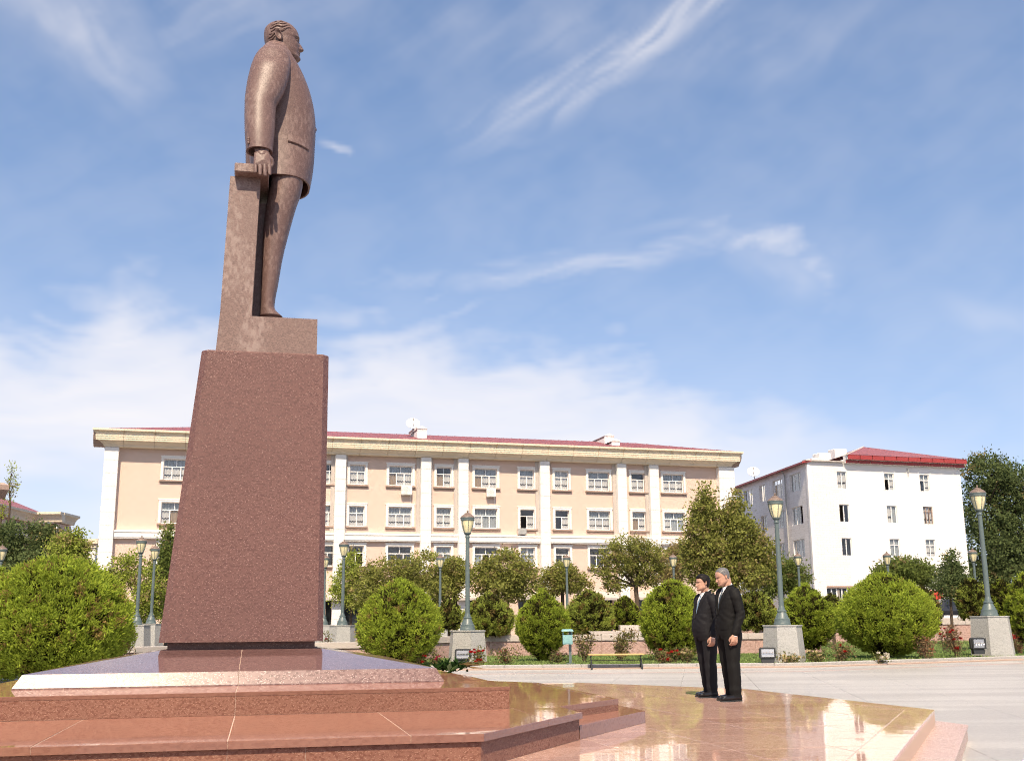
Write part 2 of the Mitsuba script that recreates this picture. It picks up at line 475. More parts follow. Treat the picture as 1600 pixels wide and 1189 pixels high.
def _greyhair(p, n, uv):
    return mix((0.05, 0.05, 0.053), (0.20, 0.20, 0.205), noise(p.x * 150, p.y * 150, p.z * 60))


solid('hair_grey', proc(_greyhair), 0.5)
solid('shoe_black', (0.010, 0.009, 0.010), 0.16)
solid('eye_dark', (0.02, 0.015, 0.012), 0.2)

# ---------------------------------------------------------------- the monument's own axes
TH = math.radians(12.5)
F = np.array([math.cos(TH), math.sin(TH), 0.0])
G = np.array([-math.sin(TH), math.cos(TH), 0.0])
C0 = np.array([-0.05, 11.42, 0.0])          # right front corner of the upper course
UC = -2.62                                  # the axis of symmetry, along F


def uv2xy(u, v):
    p = C0 + u * F + v * G
    return (p[0], p[1])


def xy2uv(x, y):
    q = np.array([x, y, 0.0]) - C0
    return float(q @ F), float(q @ G)


MON = frame(C0, F)


# ---------------------------------------------------------------- plaza, kerb, lawn, far ground
K_A, K_B = (-14.0, 37.4), (9.6, 37.2)        # kerb line: straight, then turning away at 45 degrees
K_C = (34.0, 51.0)
K_L = (-34.0, 58.0)
g = structure('ground')
put(g, cat(box(-900, 900, 0 + 75, 1500, -0.3, -0.02), box(-900, 900, -300, 75, -0.3, -0.06)), 'asphalt')

plaza_poly = sg.Polygon([(-60, -40), (60, -40), (60, 51.0), (K_C[0], K_C[1]), K_B, K_A, K_L, (-60, 58)])
pz = structure('plaza')
put(pz, slab(plaza_poly, -0.055, -0.008, 0), 'joint_grey')
ang = math.radians(-9.0)
ca, sa = math.cos(ang), math.sin(ang)
podium_block = sg.Polygon([(-11, 2.6), (0.5, 4.6), (5.3, 14.2), (4.0, 19.2), (1.2, 21.9), (-11, 20)])
rng = np.random.default_rng(5)
slabs = []
for i in range(-14, 18):
    for j in range(1, 19):
        x0, y0 = i * 1.7, j * 3.0 + (1.5 if i % 2 else 0)
        q = sg.box(x0 + 0.003, y0 + 0.003, x0 + 1.697, y0 + 2.997)
        q = affinity.rotate(q, -ang * 0 + math.degrees(ang), origin=(5.62, 12.98))
        q = affinity.translate(q, 0.0, 0.0)
        if q.intersection(podium_block).area > 0.98 * q.area:
            continue
        q = q.intersection(plaza_poly.buffer(-0.01))
        if q.is_empty or q.geom_type != 'Polygon' or q.area < 0.05:
            continue
        slabs.append((q, abs(q.centroid.x) / (q.centroid.y + 1)))


def in_view(x, y, m=120):
    q = np.array([x, y, 0.0]) - EYE
    w = q @ FWD
    return w > 1 and -m < 800 + FPX * (q @ RIGHT) / w < 1600 + m and 594.5 - FPX * (q @ UP) / w < 1189 + m


rest_ = [slab(q, -0.05, -0.0004, 0) for q, s in slabs if not any(in_view(*p) for p in list(q.exterior.coords))]
slabs = [q for q, s in slabs if any(in_view(*p) for p in list(q.exterior.coords))]
put('outer_slabs', cat(rest_), 'plaza_stone', pz, kind='stuff')
for q in slabs:
    put('paving_slab', slab(q, -0.05, 0.0 - 0.0008 * rng.random(), 0.003), 'plaza_stone', pz)
pink = sg.LineString([(-13.5, 34.2), (8.4, 34.0), (33, 47.6)]).buffer(0.11, cap_style='flat', join_style='mitre')
put('pink_band', slab(pink.intersection(plaza_poly), -0.004, 0.004, 0), 'plaza_pink', pz, label='narrow pink stone band set in the pale paving')

kb = structure('kerb')
put(kb, slab(sg.LineString([K_L, K_A, K_B, K_C]).buffer(0.26, cap_style='flat', join_style='mitre'), -0.05, 0.04, 0), 'joint_mortar')
kerb_pts = [(K_L, K_A), (K_A, K_B), (K_B, K_C)]
for p, q in kerb_pts:
    p, q = np.array(p), np.array(q)
    L = np.linalg.norm(q - p)
    n = max(1, int(round(L / 1.25)))
    for k in range(n):
        a, b = p + (q - p) * k / n, p + (q - p) * (k + 1) / n
        mid = (a + b) / 2
        if abs(mid[0]) > 0.55 * mid[1] + 1:
            continue
        m = cbox(0.004, L / n - 0.004, -0.02, 0.42, -0.05, 0.135 + 0.004 * rng.random(), 0.012)
        put('kerb_block', moved(m, frame((a[0], a[1], 0), q - p)), 'kerb_stone', kb)

lawn_poly = sg.Polygon([K_L, K_A, K_B, K_C, (60, 85), (-60, 85)]).buffer(-0.3, join_style='mitre')
lw = structure('lawn_soil')
put(lw, slab(lawn_poly, -0.06, 0.09, 0), 'soil')

# ---------------------------------------------------------------- the low granite platform the two men stand on
P_B, P_C, P_D = (5.11, 14.19), (3.77, 18.95), (1.14, 21.49)
chd = np.array([-0.395, -0.919])
P_N = (P_B[0] + chd[0] * 10.6, P_B[1] + chd[1] * 10.6)
mir = lambda p: uv2xy(2 * UC - xy2uv(*p)[0], xy2uv(*p)[1])
P_poly = sg.Polygon([P_N, P_B, P_C, P_D, mir(P_D), mir(P_C), mir(P_B), mir(P_N)])
pf = structure('platform', 'low platform of polished pink granite tiles with two steps')
# core with mortar showing in the joints
put(pf, cat(slab(P_poly.buffer(-0.006, join_style='mitre'), 0.0, 0.3475, 0), slab(P_poly.buffer(0.33, join_style='mitre'), 0.0, 0.168, 0)), 'joint_mortar')

T1_half = [(-0.26, 8.89), (0.60, 10.92), (0.45, 11.70), (1.14, 12.80), (0.33, 16.45), (-0.38, 17.16), (-0.83, 19.22), (-2.20, 20.6)]
T1_poly = sg.Polygon(T1_half + [mir(p) for p in T1_half[::-1]])

rot = math.degrees(TH)
border = P_poly.buffer(-0.34, join_style='mitre')
tiles = []
for i in range(-14, 10):
    for j in range(-14, 18):
        u0, v0 = i * 0.92 - 0.3, j * 0.62
        q = sg.Polygon([uv2xy(u0 + 0.004, v0 + 0.004), uv2xy(u0 + 0.916, v0 + 0.004), uv2xy(u0 + 0.916, v0 + 0.616), uv2xy(u0 + 0.004, v0 + 0.616)])
        q = q.intersection(border.buffer(-0.004))
        if q.is_empty or q.geom_type != 'Polygon' or q.area < 0.01 or q.within(T1_poly.buffer(-0.3)):
            continue
        c = q.centroid
        if c.y < 5 or c.x < -2.5 and c.y < 22:
            continue
        tiles.append(q)
tiles.sort(key=lambda q: q.centroid.y)
for q in tiles[:285]:
    m = slab(q, 0.325, 0.350, 0.003)
    c = q.centroid
    tx, ty = rng.normal(0, 0.0011, 2)
    v = m.vertices
    v[:, 2] += (v[:, 0] - c.x) * tx + (v[:, 1] - c.y) * ty
    put('floor_tile', m, f'tile_polish_{rng.choice([0, 0, 0, 1, 1, 2])}', pf)
ring_pts = np.array(P_poly.exterior.coords)[:-1]
inner_pts = np.array(sg.polygon.orient(border, sign=1.0 if P_poly.exterior.is_ccw else -1.0).exterior.coords)[:-1]
for k in range(len(ring_pts)):
    a, b = ring_pts[k], ring_pts[(k + 1) % len(ring_pts)]
    ia = inner_pts[np.argmin(((inner_pts - a) ** 2).sum(1))]
    ib = inner_pts[np.argmin(((inner_pts - b) ** 2).sum(1))]
    if (a[0] + b[0]) / 2 < -3 and (a[1] + b[1]) / 2 < 22:
        continue
    L = np.linalg.norm(b - a)
    n = max(1, int(round(L / 1.15)))
    for s in range(n):
        t0, t1 = s / n, (s + 1) / n
        q = sg.Polygon([a + (b - a) * t0, a + (b - a) * t1, ia + (ib - ia) * t1, ia + (ib - ia) * t0]).buffer(-0.004, join_style='mitre')
        put('edge_tile', slab(q, 0.318, 0.3515, 0.004), f'tile_polish_{rng.choice([0, 1])}', pf)
        # riser plate below the edge tile, then the lower step's tread and its riser
        out = np.array([(b - a)[1], -(b - a)[0]]) / L
        if not P_poly.exterior.is_ccw:
            out = -out
        pa, pb = a + (b - a) * t0, a + (b - a) * t1
        fr = frame((*(pa - out * 0.012), 0), pb - pa)
        w = np.linalg.norm(pb - pa)
        sgn = 1 if np.dot(fr[:2, 1], out) < 0 else -1
        yy = (0.0, 0.025) if sgn > 0 else (-0.025, 0.0)
        put('riser_plate', moved(cbox(0.003, w - 0.003, *yy, 0.17, 0.317, 0.002), fr), 'tile_edge', pf)
sp = np.array(P_poly.buffer(0.36, join_style='mitre').exterior.coords)[:-1]
for k in range(len(sp)):
    a, b = sp[k], sp[(k + 1) % len(sp)]
    if (a[0] + b[0]) / 2 < -3:
        continue
    L = np.linalg.norm(b - a)
    n = max(1, int(round(L / 1.3)))
    cen = np.array(P_poly.centroid.coords[0])
    for s in range(n):
        pa, pb = a + (b - a) * s / n, a + (b - a) * (s + 1) / n
        fr = frame((*pa, 0), pb - pa)
        w = np.linalg.norm(pb - pa)
        sgn = 1 if np.dot(fr[:2, 1], cen - pa) > 0 else -1
        lo, hi = (0.0, 0.40) if sgn > 0 else (-0.40, 0.0)
        e0 = 0.17 if s == 0 else 0.003
        e1 = 0.17 if s == n - 1 else 0.003
        m = cbox(0.003 if s else 0.0, w - (0.003 if s < n - 1 else 0.0), lo, hi, 0.145, 0.175, 0.004)
        # mitre the stones at the corners
        put('step_tread', moved(m, fr), 'tile_edge', pf)
        yy = (0.015, 0.04) if sgn > 0 else (-0.04, -0.015)
        put('step_riser', moved(cbox(0.003, w - 0.003, *yy, 0.0, 0.144, 0.002), fr), 'tile_edge', pf)

# ---------------------------------------------------------------- the red granite podium under the monument
pod = thing('podium', 'stepped podium of red granite slabs under the tall statue', 'podium')
core = cat(slab(T1_poly.buffer(-0.004, join_style='mitre'), 0.3, 0.541, 0), slab(T1_poly.union(sg.LineString([mir(T1_half[1]), mir(T1_half[0]), T1_half[0], T1_half[1]]).buffer(0.032, cap_style='flat', join_style='mitre')).buffer(0).buffer(-.002, join_style='mitre'), 0.547, 0.5975, 0),
           slab(sg.Polygon([uv2xy(-0.003, 0.003), uv2xy(-0.003, 7.95), uv2xy(2 * UC + 0.003, 7.95), uv2xy(2 * UC + 0.003, 0.003)]), 0.6, 0.8075, 0))
put('core', core, 'joint_mortar', pod)
T2_poly = sg.Polygon([uv2xy(0, 0), uv2xy(0, 8.0), uv2xy(2 * UC, 8.0), uv2xy(2 * UC, 0)])


def tread_tiles(poly, hole, us, vs, z0, z1, name, mats, front=True):
    for a, b in zip(us[:-1], us[1:]):
        for c, d in zip(vs[:-1], vs[1:]):
            q = sg.Polygon([uv2xy(a + 0.002, c + 0.002), uv2xy(b - 0.002, c + 0.002), uv2xy(b - 0.002, d - 0.002), uv2xy(a + 0.002, d - 0.002)]).intersection(poly)
            if hole is not None:
                q = q.difference(hole)
            for r in getattr(q, 'geoms', [q]):
                if r.is_empty or r.geom_type != 'Polygon' or r.area < 0.004:
                    continue
                m = slab(r, z0, z1, 0.004)
                cc = r.centroid
                tx, ty = rng.normal(0, 0.0006, 2)
                m.vertices[:, 2] += np.where(m.vertices[:, 2] > z0 + 1e-4, (m.vertices[:, 0] - cc.x) * tx + (m.vertices[:, 1] - cc.y) * ty, 0)
                put(name, m, mats[int(rng.integers(len(mats)))], pod)


# wide cap slabs with a nose that stands out over the risers
T1_cap = T1_poly.union(sg.LineString([mir(T1_half[1]), mir(T1_half[0]), T1_half[0], T1_half[1]]).buffer(0.035, cap_style='flat', join_style='mitre')).buffer(0)
us = [UC + 1.33 * k for k in range(-5, 7)]
vs = [-3.6, 0.02] + [0.02 + 1.3 * k for k in range(1, 9)]
tread_tiles(T1_cap, T2_poly.buffer(-0.05), us, vs, 0.543, 0.600, 'tread_slab', ['red_polish_0', 'red_polish_1'])
tread_tiles(T2_poly.buffer(0.004, join_style='mitre'), sg.Polygon([uv2xy(-0.8, 1.5), uv2xy(-0.8, 6.0), uv2xy(2 * UC + 0.8, 6.0), uv2xy(2 * UC + 0.8, 1.5)]),
            [2 * UC - 0.01, UC, 0.01], [-0.01, 1.05, 3.4, 5.7, 8.05], 0.775, 0.810, 'upper_slab', ['red_polish_1', 'red_polish_0'])


def plates(a, b, z0, z1, cuts, name, mats, th=0.035):
    a, b = np.array(a), np.array(b)
    L = np.linalg.norm(b - a)
    edges = [0.0] + [c for c in cuts if 0.05 < c < L - 0.05] + [L]
    cen = np.array(uv2xy(UC, 8))
    for s, t in zip(edges[:-1], edges[1:]):
        fr = frame((*(a + (b - a) * s / L), 0), b - a)
        w = t - s
        yy = (0.0, th) if np.dot(fr[:2, 1], cen - a) > 0 else (-th, 0.0)
        put(name, moved(cbox(0.0018, w - 0.0018, *yy, z0, z1, 0.002), fr), mats[int(rng.integers(len(mats)))], pod)


RM = ['red_granite_0', 'red_granite_1']
tp = [np.array(p) for p in T1_half]
mt = [np.array(mir(p)) for p in T1_half]
Lf = np.linalg.norm(tp[0] - mt[0])
plates(mt[0], tp[0], 0.352, 0.540, [Lf / 2, Lf / 2 + 0.56], 'riser_slab', RM)
plates(tp[0], tp[1], 0.352, 0.540, [], 'riser_slab', RM)
plates(tp[1], tp[2], 0.352, 0.540, [], 'riser_slab', RM)
plates(tp[2], tp[3], 0.352, 0.542, [], 'riser_slab', RM)
plates(tp[3], tp[4], 0.352, 0.542, [1.8], 'riser_slab', RM)
plates(tp[4], tp[5], 0.352, 0.542, [], 'riser_slab', RM)
plates(mt[1], mt[0], 0.352, 0.540, [], 'riser_slab', RM)
plates(uv2xy(2 * UC, 0), uv2xy(0, 0), 0.601, 0.774, [-UC], 'upper_riser', RM)
plates(uv2xy(0, 0.036), uv2xy(0, 8), 0.601, 0.774, [2.6, 5.3], 'upper_riser', RM)
# the flight of two steps at the podium's right side
s1 = np.array([1.42, 12.72])
step_poly = sg.Polygon([tp[1] + (tp[2] - tp[1]) * 0.05, s1, s1 + np.array([-0.216, 0.976]) * 3.4, tp[3]])
step_poly = sg.Polygon([(0.606, 10.94), (1.42, 12.72), (1.42 - 0.216 * 3.6, 12.72 + 0.976 * 3.6), (0.2, 16.3), (0.3, 11.6)]).buffer(0)
put('stair_tread', slab(step_poly.difference(T1_poly.buffer(0.001)), 0.352, 0.475, 0.004), 'red_polish_0', pod)

# ---------------------------------------------------------------- plinth: a low hipped block of dark granite, polished slopes and a rough edge
KM = 0.57                                   # the monument's scale about the eye point it was measured from
PP = np.array([-5.95, 24.0, 0.0])
PM0 = frame(PP, F)
_sc = np.diag([KM, KM, KM, 1.0])
_sc[:3, 3] = EYE * (1 - KM)
PM = _sc @ PM0
ZP = 1.4 + (0.953 - 1.4) * KM

pl = thing('plinth', 'low hipped base of dark polished granite with a sloping rough edge', 'plinth')
PU0, PU1, PV0 = UC - 2.20, UC + 2.16, 1.22
tu = [xy2uv(*(PM @ np.array([u, v, 0, 1.0]))[:2]) for u, v in ((-1.36, 0.0), (1.90, 0.0), (1.90, 3.28), (-1.36, 3.28))]
PV1 = tu[2][1] + (tu[0][1] - PV0)
b_ = 0.075


def P3(u, v, z):
    return np.array([*uv2xy(u, v), z])


ZB = 0.952
um0, um3 = UC, UC
tm0, tm3 = ((tu[0][0] + tu[1][0]) / 2, tu[0][1]), ((tu[2][0] + tu[3][0]) / 2, tu[2][1])
for sd in (0, 1):
    e = .003 if sd else -.003
    ua, ub, dirn = (PU0, UC + e, 1) if sd == 0 else (UC + e, PU1, -1)
    lo = [(ua, PV0), (ub, PV0), (ub, PV1), (ua, PV1)]
    hi = [(ua + (b_ if sd == 0 else 0), PV0 + b_), (ub - (b_ if sd else 0), PV0 + b_), (ub - (b_ if sd else 0), PV1 - b_), (ua + (b_ if sd == 0 else 0), PV1 - b_)]
    top = [tu[0], (tm0[0] + e, tm0[1]), (tm3[0] + e, tm3[1]), tu[3]] if sd == 0 else [(tm0[0] + e, tm0[1]), tu[1], tu[2], (tm3[0] + e, tm3[1])]
    rg = lambda c, z: np.array([P3(*p, z) for p in c])
    edge = loft([rg(lo, 0.811), rg(lo, 0.822), rg(hi, ZB)], cap0=False, cap1=False)
    slope = loft([rg(hi, ZB), rg(top, ZP)], cap0=False, cap1=False)
    k = put('half_block', slope, 'plinth_polish', pl)
    put('rough_edge', edge, 'plinth_hewn', k, label='rough sloping edge of the dark base, shiny in the sun')
rg = lambda c, z: np.array([P3(*p, z) for p in c])
cin = 0.004
put('core', loft([rg([(PU0 + .01, PV0 + .01), (PU1 - .01, PV0 + .01), (PU1 - .01, PV1 - .01), (PU0 + .01, PV1 - .01)], .812), rg([(PU0 + .09, PV0 + .09), (PU1 - .09, PV0 + .09), (PU1 - .09, PV1 - .09), (PU0 + .09, PV1 - .09)], ZB - cin), rg(tu, ZP - cin)]), 'joint_mortar', pl)

# ---------------------------------------------------------------- pedestal
ped = thing('pedestal', 'tall tapering pedestal of dark red speckled granite below the statue', 'pedestal')


def chrect(u0, u1, v0, v1, c, z):
    return np.array([(u0 + c, v0, z), (u1 - c, v0, z), (u1, v0 + c, z), (u1, v1 - c, z), (u1 - c, v1, z), (u0 + c, v1, z), (u0, v1 - c, z), (u0, v0 + c, z)])


shaft = trimesh.convex.convex_hull(np.vstack([
    chrect(-1.42, 1.94, 0.0, 3.3, 0.13, 1.105), chrect(-1.42, 1.94, 0.0, 3.3, 0.13, 1.12),
    chrect(-0.865, 1.90, 0.03, 3.1, 0.12, 7.33), chrect(-0.845, 1.885, 0.05, 3.08, 0.12, 7.36)]))
put('shaft', moved(shaft, PM), 'pedestal_granite', ped)
put('recessed_base', moved(box(-1.26, 1.78, 0.34, 2.95, 0.949, 1.14), PM), 'pedestal_granite', ped)


def S(px, py, v):
    """picture point on the upright plane at depth v behind the pedestal's front: (u, z)"""
    q = on_plane(px, py, PP + v * G, G) - PP
    return float(q @ F), float(q[2])

# ---------------------------------------------------------------- heads and hands, used by the statue and the two men
HZ = np.array([-0.02, 0.0, 0.03, 0.08, 0.14, 0.19, 0.24, 0.30, 0.40, 0.50, 0.56, 0.65, 0.75, 0.85, 0.93, 0.98, 1.0])
HF = np.array([.30, .345, .385, .40, .385, .392, .395, .385, .385, .372, .388, .385, .350, .270, .155, .05, 0.0])
HB = np.array([.12, .04, -.05, -.12, -.20, -.27, -.32, -.36, -.405, -.43, -.437, -.44, -.43, -.37, -.265, -.14, -.05])
HW = np.array([.08, .13, .185, .235, .265, .285, .30, .31, .325, .335, .342, .345, .335, .295, .215, .12, .03])


def head_mesh(nz=84, nt=112, jowl=0.0, nose=1.0):
    """a man's head, chin at z = 0, crown at z = 1, facing +x; closed surface with the face modelled in"""
    z = np.concatenate([np.linspace(-0.02, 0.62, int(nz * 0.68)), np.linspace(0.635, 1.0, nz - int(nz * 0.68)) ** 1.0])
    f, b, w = (PchipInterpolator(HZ, q)(z) for q in (HF, HB, HW))
    w = w + jowl * np.exp(-((z - 0.14) / 0.12) ** 2)
    t = np.linspace(-PI, PI, nt, endpoint=False)
    t = t - 0.45 * np.sin(t)            # more points round the face
    rings = []
    g = lambda y, y0, sy, zz, z0, sz: np.exp(-((y - y0) / sy) ** 2 - ((zz - z0) / sz) ** 2)
    for k, zz in enumerate(z):
        cx, hx = (f[k] + b[k]) / 2, (f[k] - b[k]) / 2
        e = 2.25
        c, s = np.cos(t), np.sin(t)
        x = np.sign(c) * np.abs(c) ** (2 / e) * hx
        y = np.sign(s) * np.abs(s) ** (2 / e) * w[k]
        fr = np.clip(c, 0, 1) ** 0.5
        d = np.zeros(nt)
        nz_ = np.interp(zz, [0.26, 0.285, 0.315, 0.50, 0.56], [0, .095, .118, .022, 0]) * nose
        d += nz_ * np.exp(-(y / np.interp(zz, [0.28, 0.34, 0.52], [.082, .058, .038])) ** 2)
        for sd in (-1, 1):
            d += -0.052 * g(y, sd * .135, .070, zz, .495, .045)
            d += 0.030 * g(y, sd * .135, .042, zz, .492, .026)
            d += 0.026 * g(y, sd * .13, .10, zz, .568, .026)
            d += 0.022 * g(y, sd * .19, .08, zz, .36, .07)
            d += 0.034 * g(y, sd * .052, .026, zz, .305, .022)
            d += -0.014 * g(y, sd * .115, .02, zz, .24, .05)
        d += 0.024 * g(y, 0, .085, zz, .206, .016) + 0.024 * g(y, 0, .075, zz, .158, .018) - 0.022 * g(y, 0, .10, zz, .182, .009)
        d += -0.016 * g(y, 0, .09, zz, .118, .02) + 0.026 * g(y, 0, .10, zz, .06, .04) + 0.008 * g(y, 0, .02, zz, .245, .02)
        rings.append(np.c_[cx + x + d * fr, y, np.full(nt, zz)])
    return loft(rings), rings


def ear_mesh(side):
    a = np.linspace(0, 2 * PI, 17)[:-1]
    rx, rz = 0.052, 0.098
    rim = np.c_[-0.06 + rx * np.cos(a) * (1 + 0.12 * np.sin(a)) - 0.02 * np.sin(a), np.zeros(16), 0.465 + rz * np.sin(a)]
    off = lambda q, y: q + np.array([0, side * y, 0])
    c = rim.mean(0)
    sc = lambda k: c + (rim - c) * k
    R = [off(sc(0.55), 0.30), off(sc(0.92), 0.345), off(sc(1.06), 0.395), off(sc(0.98), 0.412), off(sc(0.82), 0.405), off(sc(0.62), 0.372), off(sc(0.3), 0.368)]
    R = [q - np.array([1, 0, 0]) * 0.35 * np.abs(q[:, 1:2] - side * 0.33) * (1, 0, 0) for q in R]
    m = loft(R)
    return m


def hand_mesh(curl=0.35, spread=0.10, thumb=0.6):
    """hand hanging along -z from the wrist, 1 long; back of the hand to -y, thumb on the +x side"""
    P = m3.Manifold
    palm = P.batch_hull([ball(p, r) for p, r in (((-.13, 0, -.04), .105), ((.13, 0, -.04), .105), ((-.19, 0.0, -.46), .075), ((.19, 0.0, -.46), .075), ((.04, -.03, -.30), .11))])
    parts = [palm, P.batch_hull([ball((-.10, 0, .14), .12), ball((.10, 0, .14), .12), ball((0, 0, -.06), .15)])]
    for x0, L, r in ((-.20, .34, .060), (-.068, .42, .066), (.066, .46, .068), (.195, .41, .064)):
        p = np.array([x0, 0.0, -.44])
        a, dx = curl * 0.35, x0 * spread * 2
        pts = [(*p, r * 1.12)]
        for seg, (fr, bend) in enumerate(((.42, .5), (.32, .9), (.26, .7))):
            a += curl * bend
            p = p + L * fr * np.array([dx, math.sin(a), -math.cos(a)])
            pts.append((*p, r * (1.0, .92, .80)[seg]))
        parts.append(chain(pts))
    tb = [(.16, .02, -.10, .085), (.27, .09, -.24, .078), (.30, .17, -.36, .070), (.27, .24 * thumb + .05, -.47, .058)]
    parts.append(chain(tb))
    m = from_m3(P.batch_boolean(parts, m3.OpType.Add).refine_to_length(0.05))
    m.merge_vertices()
    trimesh.smoothing.filter_taubin(m, lamb=0.5, nu=0.52, iterations=8)
    return m


# ---------------------------------------------------------------- the statue
st = thing('statue', 'tall granite statue of a man in suit jacket, standing before a stone pillar', 'statue')


def Sv(pairs, v):
    return np.array([S(px, py, v) for px, py in pairs])


BV0, BV1 = 0.38, 2.75
quad = lambda ps, v: [np.array([S(*p, v)[0], v, S(*p, v)[1]]) for p in ps]
bl, br, tr, tl = (S(*p, BV0) for p in ((337, 541.5), (495, 553.5), (496, 500.5), (343.5, 490)))
zb, zt = 7.361, (tr[1] + tl[1]) / 2
blk = trimesh.convex.convex_hull(np.array([(x, v, z) for v in (BV0, BV1) for x, z in ((bl[0], zb), (br[0], zb), (tr[0], zt), (tl[0], zt))]))
put('base_block', moved(blk, PM), 'pillar_granite', st)
# pillar: leaning back edge, upright front edge
pb0, pb1 = S(343.5, 490, BV0), S(393.0, 492.4, BV0)
pt0, pt1 = S(360, 272, BV0), S(407, 282, BV0)
ztop = (pt0[1] + pt1[1]) / 2
pil = trimesh.convex.convex_hull(np.array([(x, v, z) for v in (BV0 + 0.002, BV1 - 0.15) for x, z in ((tl[0] + 0.001, zt - 0.01), (pb1[0], zt - 0.01), (pt1[0], ztop), (pt0[0], ztop))]))
put('pillar', moved(pil, PM), 'pillar_granite', st, label='plain stone pillar behind the figure, streaked with pale weathering')
c0, c1, c2, c3 = S(366, 270.5, 0.08), S(420, 279, 0.08), S(421, 265, 0.08), S(367, 257, 0.08)
zc0, zc1 = (c0[1] + c1[1]) / 2, (c2[1] + c3[1]) / 2
capm = cbox(c0[0], c1[0], 0.08, 2.5, ztop + 0.004, ztop + 0.004 + (zc1 - zc0), 0.02)
put('pillar_cap', moved(capm, PM), 'pillar_granite', st)
put('web', moved(box(S(385, 480, 1.0)[0], S(419, 480, 1.0)[0], 1.3, 2.2, zt - 0.02, zt + 3.05), PM), 'statue_granite', st)

VM = 1.62                                    # depth of the figure's middle


def interp_rings(levels, n, ring):
    """levels: rows of (z, values...), interpolated to n levels by a smooth curve; ring(z, values) makes each ring"""
    A = np.array(sorted(levels, key=lambda r: r[0]))
    zz = np.linspace(A[0, 0], A[-1, 0], n)
    V = PchipInterpolator(A[:, 0], A[:, 1:], axis=0)(zz)
    return [ring(z, v) for z, v in zip(zz, V)]


torso_px = [(74, 418, 448, .30, .2), (84, 410, 452, .52, .1), (97, 403, 458, .72, 0), (111, 400, 466.5, .80, 0), (133, 395, 477.6, .83, 0), (158, 392, 486.5, .83, 0), (183, 390, 491.5, .82, 0),
            (207, 389, 493.2, .80, 0), (230, 389, 492, .80, 0), (262, 390, 490.0, .83, 0), (297, 391, 484.0, .88, 0)]
lv = []
for y, b, f, hw, _ in torso_px:
    ub, uf = S(b, y, VM)[0], S(f, y, VM)[0]
    lv.append((S(f, y, VM)[1], (ub + uf) / 2, (uf - ub) / 2, hw))


def tring(z, v):
    r = superring(v[0], VM, z, v[1], v[2], 2.35, 96)
    return r


rings = interp_rings(lv, 70, tring)
hem = rings[0]
ce = hem.mean(0)
inn = lambda k, dz: ce + (hem - ce) * np.array([k, k, 1]) + np.array([0, 0, dz])
torso = loft([inn(0.55, 0.62), inn(0.90, 0.55), inn(0.93, 0.02), inn(0.94, 0.0)] + rings)

leg_px = [(262, 424, 474), (283, 424.5, 474), (305, 420, 470), (323, 416.5, 463.6), (361, 411.5, 452.6), (404, 409.5, 441.8), (448, 408, 434.2), (470, 407.3, 430.0), (480, 407, 429), (487, 406.5, 431), (491, 406, 435.5), (496, 405.5, 441.5)]


def leg(v):
    out = []
    for y, b, f in leg_px:
        ub, uf = S(b, y, v)[0], S(f, y, v)[0]
        hw = np.interp(y, [262, 323, 404, 480, 487, 496], [.42, .41, .33, .27, .27, .28])
        out.append((S(f, y, v)[1], (ub + uf) / 2, (uf - ub) / 2, hw))
    return loft(interp_rings(out, 60, lambda z, q: superring(q[0], v, z, q[1], q[2], 2.2, 56)))


lg0, lg1 = leg(VM - 0.40), leg(VM + 0.40)
zfoot = zt - 0.02
for l_ in (lg0, lg1):
    l_.vertices[:, 2] = np.maximum(l_.vertices[:, 2], zfoot)

arm_px = [(73.2, 421, 438, .60), (76.5, 412, 446, .62), (83, 404, 451.2, .70), (97, 395.5, 454.2, .80), (110, 391, 453, .90), (125, 387.2, 450, .97), (140, 384.5, 445, 1.02), (155, 382.5, 437.5, 1.07), (166, 382.0, 431.5, 1.11), (180, 381.7, 430.5, 1.16), (194, 381.8, 430, 1.21), (211, 382.3, 428.6, 1.27), (238, 384.5, 426, 1.33)]


def arm(sgn):
    out = []
    for y, b, f, dv in arm_px:
        v = VM - dv
        ub, uf = S(b, y, v)[0], S(f, y, v)[0]
        hw = np.interp(y, [73, 83, 110, 155, 238], [.16, .28, .37, .37, .33])
        out.append((S((b + f) / 2, y, v)[1], (ub + uf) / 2, (uf - ub) / 2, VM - v if sgn > 0 else v - VM, hw))
    rs = interp_rings(out, 64, lambda z, q: superring(q[0], VM - q[2], z, q[1], q[3], 2.15, 64))
    c_ = rs[0].mean(0)
    k = lambda s, dz: c_ + (rs[0] - c_) * np.array([s, s, 1]) + np.array([0, 0, dz])
    return loft([k(0.5, 0.5), k(0.78, 0.45), k(0.82, 0.03), k(0.84, 0.0)] + rs)


hm, hr = head_mesh(96, 128)
hs = 1.045                                   # the statue's head in metres, chin to crown
chin = S(459.5, 97.5, VM)
HD = np.eye(4)
ta = math.radians(-2)
HD[:3, :3] = np.array([[math.cos(ta), 0, math.sin(ta)], [0, 1, 0], [-math.sin(ta), 0, math.cos(ta)]]) @ np.diag([1.0, 1.02, 1.0]) * hs
HD[:3, 3] = (chin[0] - 0.27 * hs, VM, chin[1])
head = moved(hm, HD)
ears = [moved(moved(ear_mesh(s), np.array([[1.45, 0, 0, .02], [0, 1.06, 0, 0], [0, 0, 1.35, -.165], [0, 0, 0, 1.0]])), HD) for s in (-1, 1)]
nk0, nk1 = S(411.5, 76, VM), S(452, 95, VM)
neck = loft([superring(nk0[0] * 0.52 + nk1[0] * 0.48, VM, z, (nk1[0] - nk0[0]) * 0.5, 0.30, 2.0, 48) for z in np.linspace(chin[1] - 0.75, chin[1] + 0.30, 8)])

fig = union(torso, lg0, lg1, arm(1), arm(-1), neck, head, ears[0], ears[1])
put('figure', moved(fig, PM), 'statue_granite', st, smooth=38)

